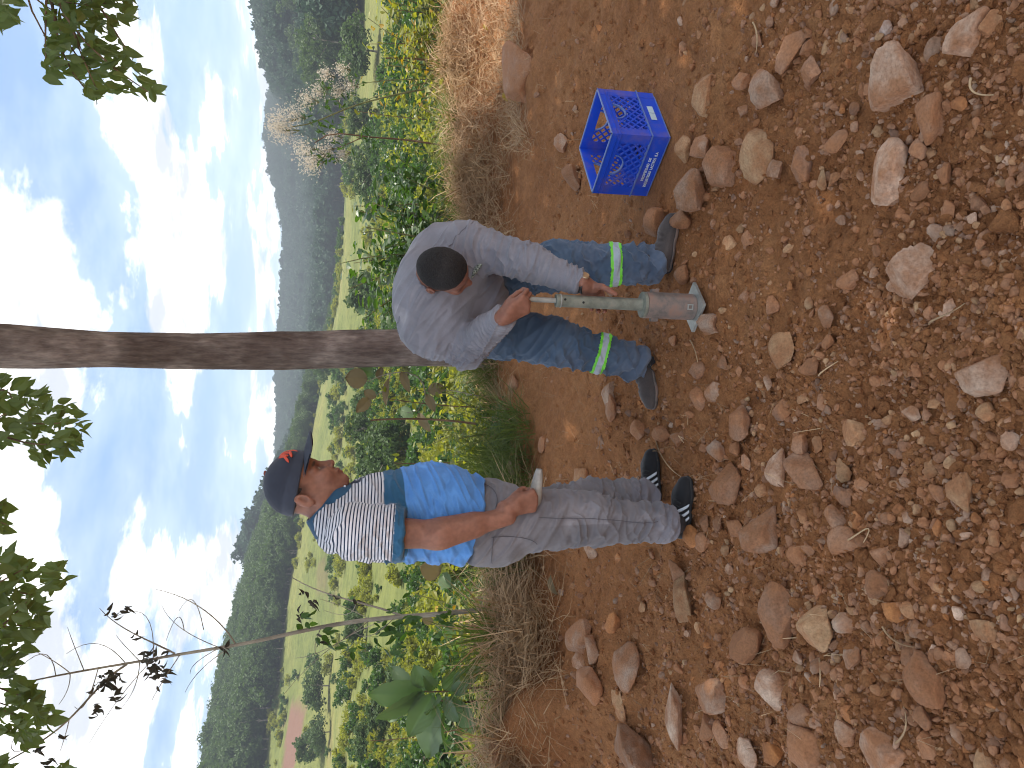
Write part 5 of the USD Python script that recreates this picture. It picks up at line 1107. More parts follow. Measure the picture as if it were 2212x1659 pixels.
def shoe_field(q, kind):
    """Foot in its own frame: x forward from the heel, z up from the sole, length about .27."""
    m = np.column_stack([q[:, 0], q[:, 1] - .012 * np.sin(np.clip(q[:, 0] / .27, 0, 1) * 3.1), q[:, 2]])
    d = cone(m, (.035, 0, .040), (.10, 0, .042), .037, .039)
    d = smin(d, cone(m, (.10, 0, .038), (.185, .003, .030), .041, .042), .03)
    d = smin(d, cone(m, (.185, .003, .028), (.232, .003, .026), .041, .032), .03)
    d = smin(d, cone(m, (.065, 0, .06), (.050, 0, .115 if kind == 'boot' else .085), .036, .036), .035)
    d = smax(d, (m[:, 2] - (.145 if kind == 'boot' else .100) + .18 * (m[:, 0] - .05)), .008)
    return smax(d, .002 - m[:, 2], .006)
def shoe(parent, heel, toe_dir, kind, colour, seed, L=.272):
    k = L / .268; R = frame(toe_dir, (0, 0, 1)); o = np.asarray(heel, float)
    W = lambda q: o + (q * k) @ R.T
    v, f = build(lambda p: shoe_field(p, kind), (-.03, -.08, -.02), (.31, .08, .17), .0045, 3)
    v, f = push(v, f, .0025 * wr(v, 30, seed) + (.002 * np.sin(v[:, 0] * 260) * (np.abs(v[:, 0] - .145) < .04) * (np.abs(v[:, 1]) < .02)))
    c = dyed(v, colour); c *= (1 + .5 * wr(v, 16, seed + 3))[:, None]
    if kind == 'boot': c = c * .8 + np.array([.20, .13, .095]) * .2 * (1 + wr(v, 25, 5))[:, None]
    t = obj('shoe', (W(v), f), LEATHER, parent, smooth=True, prim={'dye': c})
    sv, sf = build(lambda p: smax(shoe_field(p * [1, 1, 1], kind) - .004, np.abs(p[:, 2] - .009) - .009, .003), (-.03, -.08, -.02), (.31, .08, .06), .0045, 2)
    obj('sole', (W(sv), sf), RUBBER if kind != 'boot' else MUD, t, smooth=True)
    if kind == 'trainer':
        for i in range(3):
            x0 = .085 + .026 * i
            st = lambda p, x0=x0: np.maximum(np.maximum(shoe_field(p, kind) - .0022, np.abs((p[:, 0] - x0) + .55 * (p[:, 2] - .04)) - .0068), np.maximum(np.maximum(.019 - p[:, 2], p[:, 2] - .071), .012 - np.abs(p[:, 1])))
            a, b = mesh_sdf(st, (.03, -.08, 0), (.22, .08, .09), .0035); obj('stripe', (W(a), b), INK, t, smooth=True)
        lv = [tube(curve([W(np.array([[x, -.024, .068 + (x - .1) * -.22]]))[0], W(np.array([[x + .008, 0, .082 + (x - .1) * -.22]]))[0], W(np.array([[x, .024, .068 + (x - .1) * -.22]]))[0]], 6), .0032, 5) for x in (.105, .122, .139, .156)]
        obj('laces', join(lv), RUBBER, t, smooth=True)
    return t
# ---------------------------------------------------------------- the standing man
Y1 = 3.12
man = thing('person', 'standing man in dark cap, striped blue polo shirt and grey jeans, seen from the side', 'person')
k1 = lambda cx, cy, y=Y1: P(542.2 + .2757 * cx, 914.9 + .2757 * cy, y)
k2 = lambda cx, cy, y=Y1: P(1016.5 + .2451 * cx, 914.9 + .2451 * cy, y)
kh = lambda cx, cy, y=Y1: P(569.3 + .12255 * cx, 935.2 + .12255 * cy, y)
# torso outline: (front, back) on the middle plane, from neck to hem, and half widths
SL = [(520, 690, 800, .075), (580, 640, 880, .13), (640, 600, 945, .175), (700, 545, 985, .195), (780, 490, 1018, .205), (850, 460, 1040, .21), (930, 422, 1058, .21), (1000, 404, 1068, .208), (1160, 378, 1066, .205), (1250, 345, 1056, .205), (1350, 330, 1054, .207), (1450, 322, 1062, .208), (1550, 336, 1074, .208), (1650, 372, 1078, .205), (1730, 405, 1072, .2), (1800, 420, 1064, .198)]
zs, xf, xb, hw = [], [], [], []
for cx, a, b, w in SL:
    pa, pb = k1(cx, a), k1(cx, b); zs.append((pa[2] + pb[2]) / 2); xf.append(pa[0]); xb.append(pb[0]); hw.append(w)
o_ = np.argsort(zs); zs, xf, xb, hw = (np.array(q)[o_] for q in (zs, xf, xb, hw))
IF, IB, IW = (PchipInterpolator(zs, q) for q in (xf, xb, hw))
def torso1(p, grow=0.0, z0=None, z1=None):
    z = np.clip(p[:, 2], zs[0], zs[-1]); f, b, w = IF(z), IB(z), IW(z); a = (f - b) / 2 + grow; c = (f + b) / 2; w = w + grow
    n = 2.3; x, y = np.abs(p[:, 0] - c) / a, np.abs(p[:, 1] - Y1) / w
    k = np.maximum((x ** n + y ** n) ** (1 / n), 1e-6); d = (k - 1) * np.minimum(a, w) * .95
    d = smax(d, p[:, 2] - (zs[-1] if z1 is None else z1), .03)
    return np.maximum(d, (zs[0] if z0 is None else z0) - p[:, 2])
YA = 2.90
SH_, EL_, WR_ = k1(800, 845, YA), k1(1450, 870, YA - .03), k1(2010, 728, YA - .02)
SH2, EL2, WR2 = SH_ + [0, .44, -.01], EL_ + [-.01, .50, .01], WR_ + [-.06, .47, .03]
HEM1 = SH_ + (EL_ - SH_) * .60
neck0, neckT = k1(640, 720), kh(700, 1190)
S1 = 1.18; R1 = frame((math.cos(math.radians(22)), 0.0, -math.sin(math.radians(22))), (0, 0, 1)); O1 = kh(740, 1110)
hipN, kneN, ankN = k2(330, 850, 3.03), k2(1050, 845, 3.02), k2(1765, 885, 3.03)
hipF, kneF, ankF = k2(330, 840, 3.21), k2(1050, 700, 3.27), k2(1565, 635, 3.34)
HW = k2(330, 700, YA - .02)
fist = lambda p: hand_field(p, k2(345, 735, YA - .01), (.22, .05, -1), (.05, 1, .0), False, [(68, 82, 48), (72, 86, 50), (74, 86, 50), (76, 84, 48)], [(.55, .55, -.65), (.10, .85, -.50), (-.30, .75, -.45)], 1.06)
def skin1(p):
    d = head_field(p, O1, R1, S1)
    d = smin(d, cone(p, kh(860, 1130), k1(660, 730), .066, .074), .04)
    d = smin(d, torso1(p, -.022), .03)
    d = smin(d, chain(p, [SH_, EL_, WR_], [.066, .050, .034], .03), .02)
    d = smin(d, cone(p, EL_ + (WR_ - EL_) * .12, EL_ + (WR_ - EL_) * .5, .052, .044), .03)
    d = smin(d, chain(p, [SH2, EL2, WR2], [.062, .048, .033], .03), .02)
    d = smin(d, hand_field(p, WR2 + [0, 0, -.005], (.2, 0, -1), (0, -1, 0), True, [(25, 35, 20)] * 4, [(.7, -.2, -.7), (.4, -.3, -.8), (.2, -.3, -.9)], 1.0), .01)
    d = smin(d, fist(p), .012)
    d = smin(d, ell(p, k2(250, 850, Y1), (.12, .15, .14)), .04)
    d = smin(d, chain(p, [hipN, kneN, ankN + [.0, 0, -.02]], [.085, .06, .045], .03), .03)
    d = smin(d, chain(p, [hipF, kneF, ankF + [.0, 0, -.02]], [.085, .06, .045], .03), .03)
    return d
v, f = build(skin1, (-1.0, 2.72, -.02), (-.15, 3.5, 1.8), .0038, 3)
SK1 = (.245, .112, .072)
c = head_colour(v, O1, R1, S1, SK1, .25)
c *= (1 + .25 * wr(v, 9, 4))[:, None]; c[v[:, 2] < .22] = (.02, .02, .022)
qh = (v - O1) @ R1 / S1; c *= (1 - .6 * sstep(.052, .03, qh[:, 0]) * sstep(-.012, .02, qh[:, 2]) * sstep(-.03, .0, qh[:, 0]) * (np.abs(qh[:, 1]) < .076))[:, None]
obj('body', (v, f), SKIN, man, smooth=True, prim={'dye': c})
# polo shirt
def sleeve(p, s, e, g=0.0, r=(.096, .092)):
    h = s + (e - s) * .60; ax = unit(e - s); d = cone(p, s + [.0, 0, .0], h + ax * .05, r[0] + g, r[1] + g)
    return smax(d, (p - h) @ ax, .008)
def shirt1(p):
    d = torso1(p, .004, z0=-1)
    d = smin(d, sleeve(p, SH_, EL_), .035); d = smin(d, sleeve(p, SH2, EL2), .035)
    d = smin(d, ell(p, k1(610, 790), (.10, .15, .05)), .05)
    hem = (p[:, 2] - k1(1795, 430)[2]) - (k1(1600, 1065)[2] - k1(1795, 430)[2]) * (k1(1795, 430)[0] - p[:, 0]) / .40
    d = smax(d, -hem, .006)
    neck = cone(p, kh(900, 1130), k1(640, 735), .072, .072)
    return smax(d, -neck, .01)
v, f = build(shirt1, (-1.0, 2.75, .7), (-.15, 3.5, 1.6), .0038, 3)
zt = lambda cx: k1(cx, 740, 2.95)[2]
bz = v[:, 2]
armN = (v - SH_) @ unit(EL_ - SH_); axd = np.linalg.norm(v - SH_ - armN[:, None] * unit(EL_ - SH_), axis=1); onarm = (sleeve(v, SH_, EL_) < torso1(v, .004, z0=-1) - .004) & (v[:, 1] < Y1)
disp = .014 * wr(v, (5, 5, 9), 6) + .017 * np.where(bz < zt(1220), 1, .35) * (np.abs(np.sin((v[:, 2] * 26 + v[:, 0] * 16 + 2.2 * wr(v, 5, 8)) )) - .6) * fbm(v * 5, 2, 12)
disp += folds(v, SH_, HEM1, .05, .007, .3, .9, 15) * onarm + .006 * onarm * wr(v, 14, 3)
disp += .009 * sstep(.02, .0, np.abs(axd - .118)) * 0
disp += creases(v, [[5, 0, 6], [0, 5, 0], [-9, 0, 24]], .010, 81) * (~onarm) + creases(v, [[16, 0, 5], [0, 5, 0], [4, 0, 12]], .009, 83) * onarm
v, f = push(v, f, disp)
line = v[:, 2] / .0118 + v[:, 0] * 9; line = np.where(onarm, armN / .0118, line)
L1 = np.linalg.norm(EL_ - SH_) * .60
front = v[:, 0] - (IF(np.clip(bz, zs[0], zs[-1])) + IB(np.clip(bz, zs[0], zs[-1]))) / 2
zb1 = zt(1055) + .012 * np.sin(v[:, 0] * 9); zb2 = zt(1205)
WHITE, TEAL, SKYB = (.68, .68, .72), (.030, .115, .215), (.105, .29, .66)
dye = dyed(v, WHITE); mask = np.ones(len(v))
tealz = (bz < zb1) & ~onarm; dye[tealz] = TEAL; mask[tealz] = 0
low = (bz < zb2) & ~onarm; dye[low] = SKYB; mask[low] = 0
cuff = onarm & (armN > L1 - .034); dye[cuff] = TEAL; mask[cuff] = 0
pk = (np.abs(v[:, 1] - Y1) < .022) & (front > .03) & (bz > zt(960)); dye[pk] = (.018, .030, .055); mask[pk] = 0
shirt = obj('shirt', (v, f), PRINT, man, smooth=True, prim={'dye': dye, 'line': line, 'mask': mask})
# collar
cax = unit(np.array([.85, 0, 1.0])); cc = k1(625, 655); cR = frame(np.cross([0, 1.0, 0], cax), cax)
def collar1(p):
    q = (p - cc) @ cR; r = np.hypot(q[:, 0] / 1.12, q[:, 1]); prof = .098 + .014 * np.clip(-q[:, 2] / .038, -1, 1)
    d = smax(np.abs(r - prof) - .006, np.abs(q[:, 2]) - .038, .006)
    return d
v, f = build(collar1, cc - .2, cc + .2, .0038, 2); obj('collar', push(v, f, .004 * wr(v, 16, 4)), KNIT, shirt, smooth=True, prim={'dye': dyed(v, (.028, .085, .155))})
for cy in (470, 500):
    b = trimesh.creation.icosphere(2, .0048); bp = k1(735 if cy == 470 else 752, cy + 22, Y1 - .045); obj('button', (np.array(b.vertices) * [1, .6, 1] + bp, np.array(b.faces)), INK, shirt, smooth=True)
# jeans
def leg(p, h, k, a, r, cut=True, g=0.0):
    d = chain(p, [h, k, a + unit(a - k) * .04], [r[0] + g, r[1] + g, r[2] + g], .05)
    return smax(d, (p - a) @ unit(a - k) - .012, .008) if cut else d
WAI = k2(60, 860, Y1); HIPC = k2(250, 850, Y1)
def pants1(p):
    up = ell(p, HIPC + [.0, 0, .02], (.158, .195, .17))
    up = smin(up, ell(p, k2(230, 1040, Y1), (.088, .17, .12)), .05)
    up = smin(up, cone(p, WAI + [0, -.06, 0.03], WAI + [0, .06, 0.03], .150, .150), .06)
    d = smin(up, leg(p, hipN, kneN, ankN, (.122, .096, .070)), .04); d = smin(d, leg(p, hipF, kneF, ankF, (.118, .092, .070)), .03)
    d = smin(d, cone(p, k2(560, 830, 3.02), k2(820, 830, 3.02), .114, .104), .04)
    return smax(d, p[:, 2] - k2(-40, 800)[2], .01)
v, f = build(pants1, (-1.0, 2.75, .05), (-.1, 3.55, 1.05), .0042, 3)
far = np.minimum(np.linalg.norm(v - kneF, axis=1), np.linalg.norm(v - ankF, axis=1)) < np.minimum(np.linalg.norm(v - kneN, axis=1), np.linalg.norm(v - ankN, axis=1))
disp = .012 * wr(v, (6, 6, 8), 31) + np.where(far, folds(v, hipF, ankF, .055, .011, .35, .97, 33), folds(v, hipN, ankN, .06, .009, .35, .98, 35)) + .010 * (np.abs(np.sin(v[:, 2] * 48 + 4.5 * wr(v, 8, 2) + v[:, 0] * 14)) - .5) * (1 - sstep(.08, .14, v[:, 2] - ankN[2])) * 1.0
disp += creases(v, [[7, 0, 5], [0, 6, 0], [7, 0, 15]], .010, 85)
v, f = push(v, f, disp)
GREY = np.array([.185, .175, .185]); dye = dyed(v, GREY) * (1 + .8 * wr(v, 5, 36) + .35 * np.exp(-((v[:, 2] - kneN[2]) / .16) ** 2) * (v[:, 0] > kneN[0]))[:, None]
dye = dye * np.where(v[:, 2:3] < .40, 1, 1) + np.clip(.26 - v[:, 2:3], 0, .2) * np.array([.05, .05, .12])
jeans = obj('jeans', (v, f), DENIM, man, smooth=True, prim={'dye': dye})
tree_ = trimesh.proximity.ProximityQuery(trimesh.Trimesh(v, f, process=False)) if False else None
from scipy.spatial import cKDTree
def seam(parent, verts, nrm, pts, n=30, r=.0016, off=.0012, name='seam', material=None):
    t = cKDTree(verts); q = curve(pts, n); q[:, 1] -= .25
    near = []                                              # slide each point along +y until it meets the cloth nearest the camera
    for a in q:
        i = [j for j in t.query_ball_point([a[0], a[1] + .25, a[2]], .16) if (verts[j, 0] - a[0]) ** 2 + (verts[j, 2] - a[2]) ** 2 < .007 ** 2]
        if i: j = min(i, key=lambda j: verts[j, 1]); near.append([a[0], verts[j, 1] - off, a[2]])
    if len(near) > 3: obj(name, tube(np.array(near), r, 5), material, parent, smooth=True)
nv = normals(v, f); SEAMM = simple('seam_thread', (.085, .08, .09), .9)
seam(jeans, v, nv, [k2(600, 825, 2.9), k2(900, 830, 2.92), k2(1200, 840, 2.93), k2(1500, 870, 2.95), k2(1640, 860, 2.96)], 40, material=SEAMM, r=.0012)
seam(jeans, v, nv, [k2(100, 565, 2.95), k2(200, 575, 2.95), k2(240, 640, 2.93), k2(225, 740, 2.92)], 16, material=SEAMM, r=.0012)
seam(jeans, v, nv, [k2(170, 990, 2.94), k2(330, 985, 2.93), k2(480, 1000, 2.95), k2(545, 1035, 3.0)], 20, material=SEAMM, r=.0012)
seam(jeans, v, nv, [k2(185, 985, 2.94), k2(165, 1110, 2.98), k2(150, 1190, 3.05)], 14, material=SEAMM, r=.0012)
# cap
capn = lambda q: (.028 + .2 * (q[:, 0] - .01))
def cap1(p):
    q = (p - O1) @ R1 / S1
    d = ell(q, (.027, 0, .042), (.107, .086, .104)); d = smin(d, ell(q, (.085, 0, .075), (.035, .045, .035)), .03)
    return smax(d, capn(q) - q[:, 2], .004) * S1
v, f = build(cap1, O1 - .3, O1 + .35, .0038, 2)
NAVY = (.042, .050, .072)
cap = obj('cap', push(v, f, .002 * wr(v, 12, 4)), FELT, man, smooth=True, prim={'dye': dyed(v, NAVY)})
g_ = np.linspace(-1, 1, 25); t_ = np.linspace(0, 1, 12); bv = []
for sgn in (0, 1):
    for t in t_:
        y = g_ * .079; x0 = .027 + .1065 * np.sqrt(np.clip(1 - (y / .0865) ** 2, 0, 1)) - .008; x1 = .125 + .078 * np.sqrt(np.clip(1 - g_ ** 2 * .96, 0, 1)); x = x0 + (np.maximum(x1, x0) - x0) * t
        z = .059 + .010 * t - 4.6 * y ** 2 - (.0045 if sgn else 0) - .9 * t * (x1 - .19) * 0
        bv.append(np.column_stack([x, y, z]))
bv = np.vstack(bv); ii = np.arange(24 * 25).reshape(24, 25); q1 = np.stack([ii[:11, :-1], ii[:11, 1:], ii[1:12, 1:], ii[1:12, :-1]], -1).reshape(-1, 4); q2 = np.stack([ii[12:23, :-1], ii[13:, :-1], ii[13:, 1:], ii[12:23, 1:]], -1).reshape(-1, 4)
q3 = np.stack([ii[11, :-1], ii[11, 1:], ii[23, 1:], ii[23, :-1]], -1)
WB = O1 + (bv * S1) @ R1.T
obj('brim', (WB, np.vstack([q1, q2, q3])), FELT, cap, smooth=50, prim=None)
stage.GetPrimAtPath(cap.GetPath().AppendChild('brim'))
UsdShade.MaterialBindingAPI.Apply(stage.GetPrimAtPath(cap.GetPath().AppendChild('brim'))).Bind(simple('cap_brim_cloth', NAVY, .9))
b = trimesh.creation.icosphere(2, .011); obj('top_button', (np.array(b.vertices) * [1, 1, .6] + (O1 + (np.array([.024, 0, .146]) * S1) @ R1.T), np.array(b.faces)), simple('cap_button', (.20, .05, .035), .8), cap, smooth=True)
em = [tube(curve([O1 + (np.array([a, y, z]) * S1) @ R1.T for a, y, z in L], 8), [.002, .005, .006, .006, .006, .006, .005, .002], 6) for L in (
    [(.090, -.010, .125), (.108, -.022, .110), (.118, -.030, .095)], [(.096, .005, .124), (.116, -.006, .104), (.128, -.022, .078)], [(.086, -.02, .124), (.10, -.036, .112), (.108, -.044, .10)], [(.118, -.02, .100), (.116, -.038, .096), (.108, -.052, .088)], [(.102, -.028, .116), (.098, -.05, .104), (.09, -.062, .09)])]
obj('emblem', join(em), simple('red_emblem', (.62, .085, .045), .7), cap, smooth=True)
# hair below the cap
def hair1(p):
    q = (p - O1) @ R1 / S1
    d = ell(q, (.026, 0, .050), (.0985, .0785, .094)); return np.maximum(np.maximum(d, q[:, 2] - .06), np.maximum(-.030 - q[:, 2] + .5 * np.clip(q[:, 0] + .02, 0, 1), np.minimum(q[:, 0] + .025, np.maximum(q[:, 0] - .028, .020 - q[:, 2])))) * S1
v, f = mesh_sdf(hair1, O1 - .2, O1 + .2, .004); obj('hair', (v, f), HAIRM, man, smooth=True, prim={'dye': dyed(v, (.01, .008, .007))})
# waist label
lb = np.array([k1(1700, 930, 2.99), k1(1735, 1010, 3.02), k1(1660, 1050, 3.03), k1(1640, 960, 2.99)]); 
hd1, toe1 = G(1487, 1163), G(1493, 1027); hd2, toe2 = G(1429, 1092), G(1430, 993)
hd1[2] = hd2[2] = .002
shoe(man, hd1 + [0.005, -.01, 0], toe1 - G(1487, 1163), 'trainer', (.016, .016, .018), 3)
shoe(man, hd2 + [0, 0, .0], toe2 - G(1429, 1092) + [0, .05, 0], 'trainer', (.016, .016, .018), 4)
# the tool in his fist
ta, tb_ = k2(560, 700, YA + .035), k2(606, 402, YA + .02)
tax = unit(tb_ - ta); ta = ta - tax * .05
hh = np.linspace(0, 1, 9); Lt = np.linalg.norm(tb_ - ta)
tv_, tf_ = tube(ta + np.outer(hh * Lt, tax), np.interp(hh, [0, .05, .35, .95, 1], [.020, .026, .0275, .0165, .012]), 20)
tool = thing('hand_tool', 'short grey tapered hand tool gripped in the standing man\'s right fist', 'tool')
obj('handle', push(tv_, tf_, .003 * wr(tv_, 20, 3)), M['tool_wood'], tool, smooth=40)
# ---------------------------------------------------------------- the bent man
m2 = thing('person', 'man bent over the soil sampler, grey long-sleeved shirt, blue jeans with reflective bands', 'person')
q3 = lambda cx, cy, y: P(813.2 + .2451 * cx, 440.5 + .2451 * cy, y)
q4 = lambda cx, cy, y: P(1084.3 + .2247 * cx, 474.4 + .2247 * cy, y)
SHR, SHL = q3(470, 1120, 3.42), q3(815, 375, 3.34)
ELR, WRR = q3(790, 1285, 3.42), q3(1120, 985, 3.16)
ELL, WRL = P(1140, 566, 3.18), P(1252, 612, TYB + .05)
PEL = P(1010, 655, 3.72); BEL = P(1020, 648, 3.52); MID = P(935, 668, 3.52); CHE = P(945, 640, 3.38); UPB = P(905, 640, 3.40)
hipR, kneR, ankR = P(1040, 712, 3.72), P(1190, 737, 3.58), P(1388, 788, 3.50)
hipL, kneL, ankL = P(1045, 600, 3.66), P(1205, 574, 3.42), P(1424, 570, 3.30)
F2 = np.array([-.27, -.20, -.94]); U2 = np.array([.16, -.95, .27]); R2 = frame(F2, U2); S2 = 1.06
O2 = P(958, 582, 3.14) - R2 @ np.array([.026, 0, .055]) * S2
NK = q3(480, 690, 3.36)
Wrr = q3(1135, 985, TYB + .01)
Fr = np.array([.52, -.06, -.82])
handR = lambda p: hand_field(p, Wrr, Fr, (.28, .90, .10), False, [(40, 62, 40), (46, 66, 42), (50, 66, 42), (54, 64, 40)], [(.75, .30, -.45), (.62, .20, -.75), (.5, .2, -.85)], 1.04)
WrL = P(1262, 614, TYB + .045)
handL = lambda p: hand_field(p, WrL, (-.42, .55, -.62), (-.72, -.62, -.05), True, [(38, 50, 35), (42, 54, 38), (46, 56, 38), (50, 56, 38)], [(-.15, -.75, -.65), (-.45, -.30, -.85), (-.50, -.05, -.85)], 1.04)
def torso2(p, g=0.0):
    d = ell(p, PEL, (.185 + g, .150 + g, .165 + g)); d = smin(d, ell(p, BEL, (.195 + g, .165 + g, .155 + g)), .09)
    d = smin(d, ell(p, MID, (.205 + g, .18 + g, .155 + g)), .09); d = smin(d, ell(p, CHE, (.205 + g, .150 + g, .160 + g)), .08)
    d = smin(d, ell(p, UPB, (.18 + g, .12 + g, .085 + g)), .07); d = smin(d, cone(p, SHR, SHL, .080 + g, .080 + g), .08)
    d = smin(d, ell(p, q3(650, 345, 3.44), (.085 + g, .09 + g, .10 + g)), .08); d = smin(d, ell(p, q3(500, 520, 3.50), (.13 + g, .11 + g, .11 + g)), .08)
    return smin(d, cone(p, UPB, NK, .085 + g, .065 + g), .05)
def skin2(p):
    d = head_field(p, O2, R2, S2)
    d = smin(d, cone(p, O2 + R2 @ np.array([-.02, 0, -.02]) * S2, NK + [0, .06, .02], .062, .070), .035)
    d = smin(d, torso2(p, -.025), .03)
    d = smin(d, chain(p, [SHR, ELR, Wrr], [.062, .048, .033], .03), .02); d = smin(d, chain(p, [SHL, ELL, WrL], [.062, .048, .032], .03), .02)
    d = smin(d, handR(p), .012); d = smin(d, handL(p), .012)
    d = smin(d, chain(p, [hipR, kneR, ankR + [0, 0, -.03]], [.085, .06, .045], .03), .03); d = smin(d, chain(p, [hipL, kneL, ankL + [0, 0, -.03]], [.085, .06, .045], .03), .03)
    return d
v, f = build(skin2, (-.35, 2.85, -.02), (.75, 4.0, 1.4), .0038, 3)
SK2 = (.235, .105, .068)
c = head_colour(v, O2, R2, S2, SK2, .5); c *= (1 + .25 * wr(v, 9, 14))[:, None]; c[v[:, 2] < .20] = (.02, .02, .022)
obj('body', (v, f), SKIN, m2, smooth=True, prim={'dye': c})
def hair2(p):
    q = (p - O2) @ R2 / S2
    line = .030 + .30 * np.clip(q[:, 0], -.2, .045) + 1.0 * np.clip(q[:, 0] - .045, 0, 1) * .7
    line = np.where(q[:, 0] < -.02, .012 - .9 * np.clip(-.02 - q[:, 0], 0, .07), line)
    return smax(ell(q, (.025, 0, .050), (.1035, .083, .0985)), line - q[:, 2], .006) * S2
v, f = build(hair2, O2 - .22, O2 + .22, .0038, 2); qh = (v - O2) @ R2 / S2; fd = np.clip((qh[:, 2] - .012 - .32 * np.clip(qh[:, 0], -.05, .06)) / .055, 0, 1)
hv2, _ = push(v, f, .003 * wr(v, 110, 4) + .004 * wr(v, 20, 6) + .002 * sstep(0, 1, fd) - .001); obj('hair', (hv2, f), HAIRM, m2, smooth=True, prim={'dye': np.outer(1 - sstep(0, 1, fd), np.array(SK2) * .55)})
# long-sleeved shirt
def arm2(p, s, e, w, r):
    d = chain(p, [s, e, w + unit(w - e) * .03], r, .035); return smax(d, (p - w) @ unit(w - e) + .012, .006)
def shirt2(p):
    d = torso2(p, .006)
    d = smin(d, arm2(p, SHR, ELR, Wrr, [.092, .080, .046]), .06); d = smin(d, arm2(p, SHL, ELL, WrL, [.090, .074, .046]), .07)
    hemn = unit(np.array([0, .80, -.62]))
    d = smax(d, (p - P(1092, 650, 3.48)) @ hemn - .02, .01)
    return smax(d, -cone(p, O2, NK + [0, .03, .01], .07, .066), .012)
v, f = build(shirt2, (-.35, 2.85, .35), (.8, 4.05, 1.45), .004, 3)
aR = (v - SHR) @ unit(ELR - SHR); 
dR = np.abs(cone(v, SHR, ELR, .083, .076)) < .03; dR2 = np.abs(cone(v, ELR, Wrr, .076, .044)) < .03; dL = (np.abs(cone(v, SHL, ELL, .088, .070)) < .03); dL2 = np.abs(cone(v, ELL, WrL, .070, .044)) < .03
disp = .012 * wr(v, 6, 41) + folds(v, SHR, ELR, .036, .009, .35, 1.05, 43, .25) * dR + folds(v, ELR, Wrr, .030, .010, -.1, .9, 45, .3) * dR2 + folds(v, SHL, ELL, .045, .008, .2, 1.0, 47, .5) * dL + folds(v, ELL, WrL, .028, .009, -.05, .95, 49, .5) * dL2
tor = ~(dR | dR2 | dL | dL2)
disp += tor * .009 * (np.abs(np.sin(v[:, 0] * 10 + v[:, 2] * 24 + 3 * wr(v, 4, 5))) - .6) * fbm(v * 4, 2, 17)
disp += creases(v, [[8, 4, 6], [0, 6, 0], [10, 4, 14]], .009, 87) * tor + creases(v, [[5, 0, 4], [0, 5, 0], [6, 0, 22]], .009, 89) * (~tor)
v, f = push(v, f, disp)
dye = dyed(v, (.235, .233, .262)) * (1 + .15 * wr(v, 6, 3))[:, None]
sh2 = obj('shirt', (v, f), KNIT, m2, smooth=True, prim={'dye': dye})
n2 = normals(v, f); t2 = cKDTree(v)
def on_cloth(pts, n, off):
    q = curve(pts, n); _, i = t2.query(q); return v[i] * .6 + (q + ((v[i] - q) * n2[i]).sum(1, keepdims=True) * n2[i]) * .4 + n2[i] * off
SEAM2 = simple('shirt_seam', (.17, .17, .195), .95)
for pts in ([q3(330, 1110, 3.42), q3(325, 950, 3.38), q3(370, 850, 3.33), q3(368, 770, 3.3)], [q3(860, 215, 3.36), q3(850, 240, 3.3), q3(730, 280, 3.27), q3(640, 350, 3.25)]):
    obj('seam', tube(on_cloth(pts, 24, .0006), .0022, 5), SEAM2, sh2, smooth=True)
# collar band at the back of the neck and the chest badge
bd = [q3(880, 640, 3.22), q3(905, 600, 3.21), q3(935, 575, 3.21)]
obj('chest_badge', tube(on_cloth(bd, 8, .003), [.004, .008, .010, .010, .010, .010, .008, .004], 8), M['badge'], sh2, smooth=True)
# jeans
def pants2(p):
    up = ell(p, PEL + [0, -.0, -.03], (.20, .165, .17)); up = smin(up, ell(p, BEL + [0, .04, -.05], (.19, .15, .13)), .06)
    d = smin(up, leg(p, hipR, kneR, ankR, (.130, .104, .080)), .05); d = smin(d, leg(p, hipL, kneL, ankL, (.125, .104, .080)), .05)
    hemn = unit(np.array([0, .80, -.62]))
    return smax(d, -((p - P(1092, 650, 3.48)) @ hemn) - .05, .02)
v, f = build(pants2, (-.4, 3.0, .02), (.85, 4.05, 1.1), .0042, 3)
rt = v[:, 0] < (hipR[0] + hipL[0]) / 2
disp = .014 * wr(v, (6, 6, 7), 51) + np.where(rt, folds(v, hipR, ankR, .075, .011, .15, 1.0, 53, .5), folds(v, hipL, ankL, .075, .011, .15, 1.0, 55, .5))
az_ = np.where(rt, ankR[2], ankL[2]); disp += .018 * (np.abs(np.sin(v[:, 2] * 36 + 5 * wr(v, 8, 57) + v[:, 0] * 16)) - .5) * (1 - sstep(.10, .16, v[:, 2] - az_))
disp += creases(v, [[6, 0, 5], [0, 6, 0], [9, 0, 13]], .009, 91)
v, f = push(v, f, disp)
dye = dyed(v, (.085, .132, .20)) * (1 + .55 * wr(v, 4.5, 58) + .18 * np.exp(-((v[:, 2] - .5) / .2) ** 2))[:, None]
dye = dye * .85 + np.array([.22, .15, .11]) * (.15 * sstep(.35, .05, v[:, 2:3]) + .12 * sstep(.5, .7, fbm(v * 5, 3, 59))[:, None])
j2 = obj('jeans', (v, f), DENIM, m2, smooth=True, prim={'dye': dye})
kt = cKDTree(v); jn = normals(v, f)
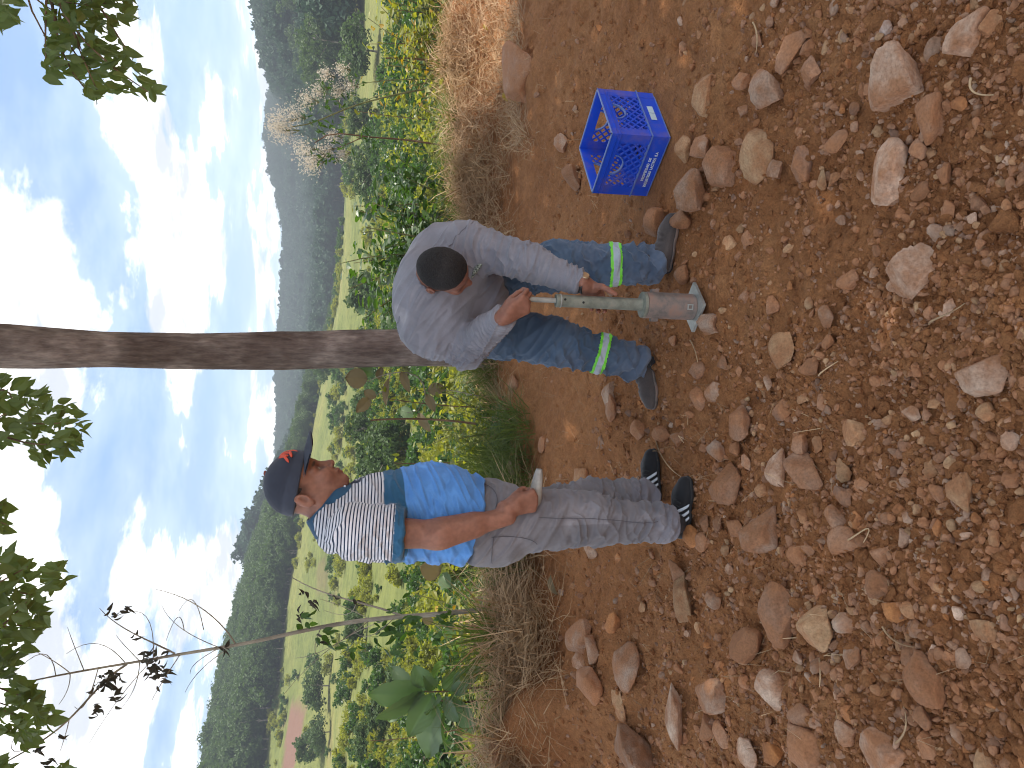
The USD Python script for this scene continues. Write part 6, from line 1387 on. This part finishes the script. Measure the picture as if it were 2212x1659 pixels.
for (h_, k_, a_), (c0, s0) in (((hipR, kneR, ankR), (q4(955, 1260, 3.53), .0)), ((hipL, kneL, ankL), (q4(1085, 470, 3.36), .0))):
    ax = unit(a_ - k_); t0 = (c0 - k_) @ ax; side_ = (v - k_) @ ax
    near = np.linalg.norm(v - k_ - side_[:, None] * ax, axis=1) < .17
    tri = near[f].all(1) & (np.abs(side_[f] - t0).max(1) < .0275)
    idx = np.unique(f[tri]); rm = np.full(len(v), -1); rm[idx] = np.arange(len(idx))
    bvx, bfx = v[idx] + jn[idx] * .0035, rm[f[tri]]
    obj('reflective_band', (np.vstack([bvx, v[idx] + jn[idx] * .0005]), np.vstack([bfx, bfx[:, ::-1] + len(idx)])), REFLECT, j2, smooth=True, prim={'line': np.tile(np.clip((side_[idx] - t0 + .0265) / .053, 0, 1), 2)})
# boots
hr, tr = G(1402, 770), G(1411, 838); hl, tl_ = G(1449, 590), G(1460, 508); hr[2] = hl[2] = .002
shoe(m2, hr + [.0, .0, 0], tr - hr, 'boot', (.048, .047, .049), 13)
shoe(m2, hl + [.0, .0, 0], tl_ - hl, 'boot', (.048, .047, .049), 14)
# wrist watch on the left arm
wa = unit(WrL - ELL); wc = WrL - wa * .004
wx = unit(np.cross(wa, [0, 1.0, 0])); wy = np.cross(wa, wx); aa = np.linspace(0, 2 * np.pi, 33)
ring = [wc + .0385 * (math.cos(a) * wx + math.sin(a) * wy) for a in aa]
rv = []
for a in aa[:-1]:
    o_ = math.cos(a) * wx + math.sin(a) * wy
    for rr_, hh_ in ((.034, -.011), (.0405, -.011), (.0405, .011), (.034, .011)): rv.append(wc + o_ * rr_ + wa * hh_)
rv = np.array(rv); ri = np.arange(128).reshape(32, 4); rj = np.roll(ri, -1, 0); rf = np.vstack([np.stack([ri[:, k], rj[:, k], rj[:, (k + 1) % 4], ri[:, (k + 1) % 4]], -1) for k in range(4)])
watch = obj('watch', (rv, rf), simple('watch_strap', (.018, .017, .018), .6), m2, smooth=40)
cv, cf = lathe([(0, .017), (.002, .019), (.008, .019), (.010, .017)], 24); cn = unit(np.array([.75, -.6, .2]) - wa * (np.array([.75, -.6, .2]) @ wa)); cxx = np.cross(wa, cn)
obj('watch_case', (wc + cn * .037 + np.outer(cv[:, 0], wa) + np.outer(cv[:, 1], cxx) + np.outer(cv[:, 2], cn), cf), simple('watch_gold', (.55, .45, .30), .3, metallic=.8), watch, smooth=40)
for p in stage.TraverseAll():                             # leaves, twigs and seeds too small to pick apart singly
    if p.IsA(UsdGeom.Mesh) and p.GetName().split('_0')[0] in ('twigs', 'foliage', 'withered_leaves', 'green_leaves', 'yellow_leaves', 'leaves', 'stalk', 'seed_head', 'laces', 'crown'):
        p.SetCustomDataByKey('kind', 'stuff')
# ---------------------------------------------------------------- the hazy air
haze = mat('haze', {'v': ('principled_volume', dict(color=(.80, .88, 1.0), density=HAZE, anisotropy=0.35))}, [], surface=None, volume='v.volume')
hb = trimesh.creation.box(bounds=[[-720, -720, -40], [720, 720, 75]])
tag(obj('haze', (hb.vertices, hb.faces), haze), kind='stuff')
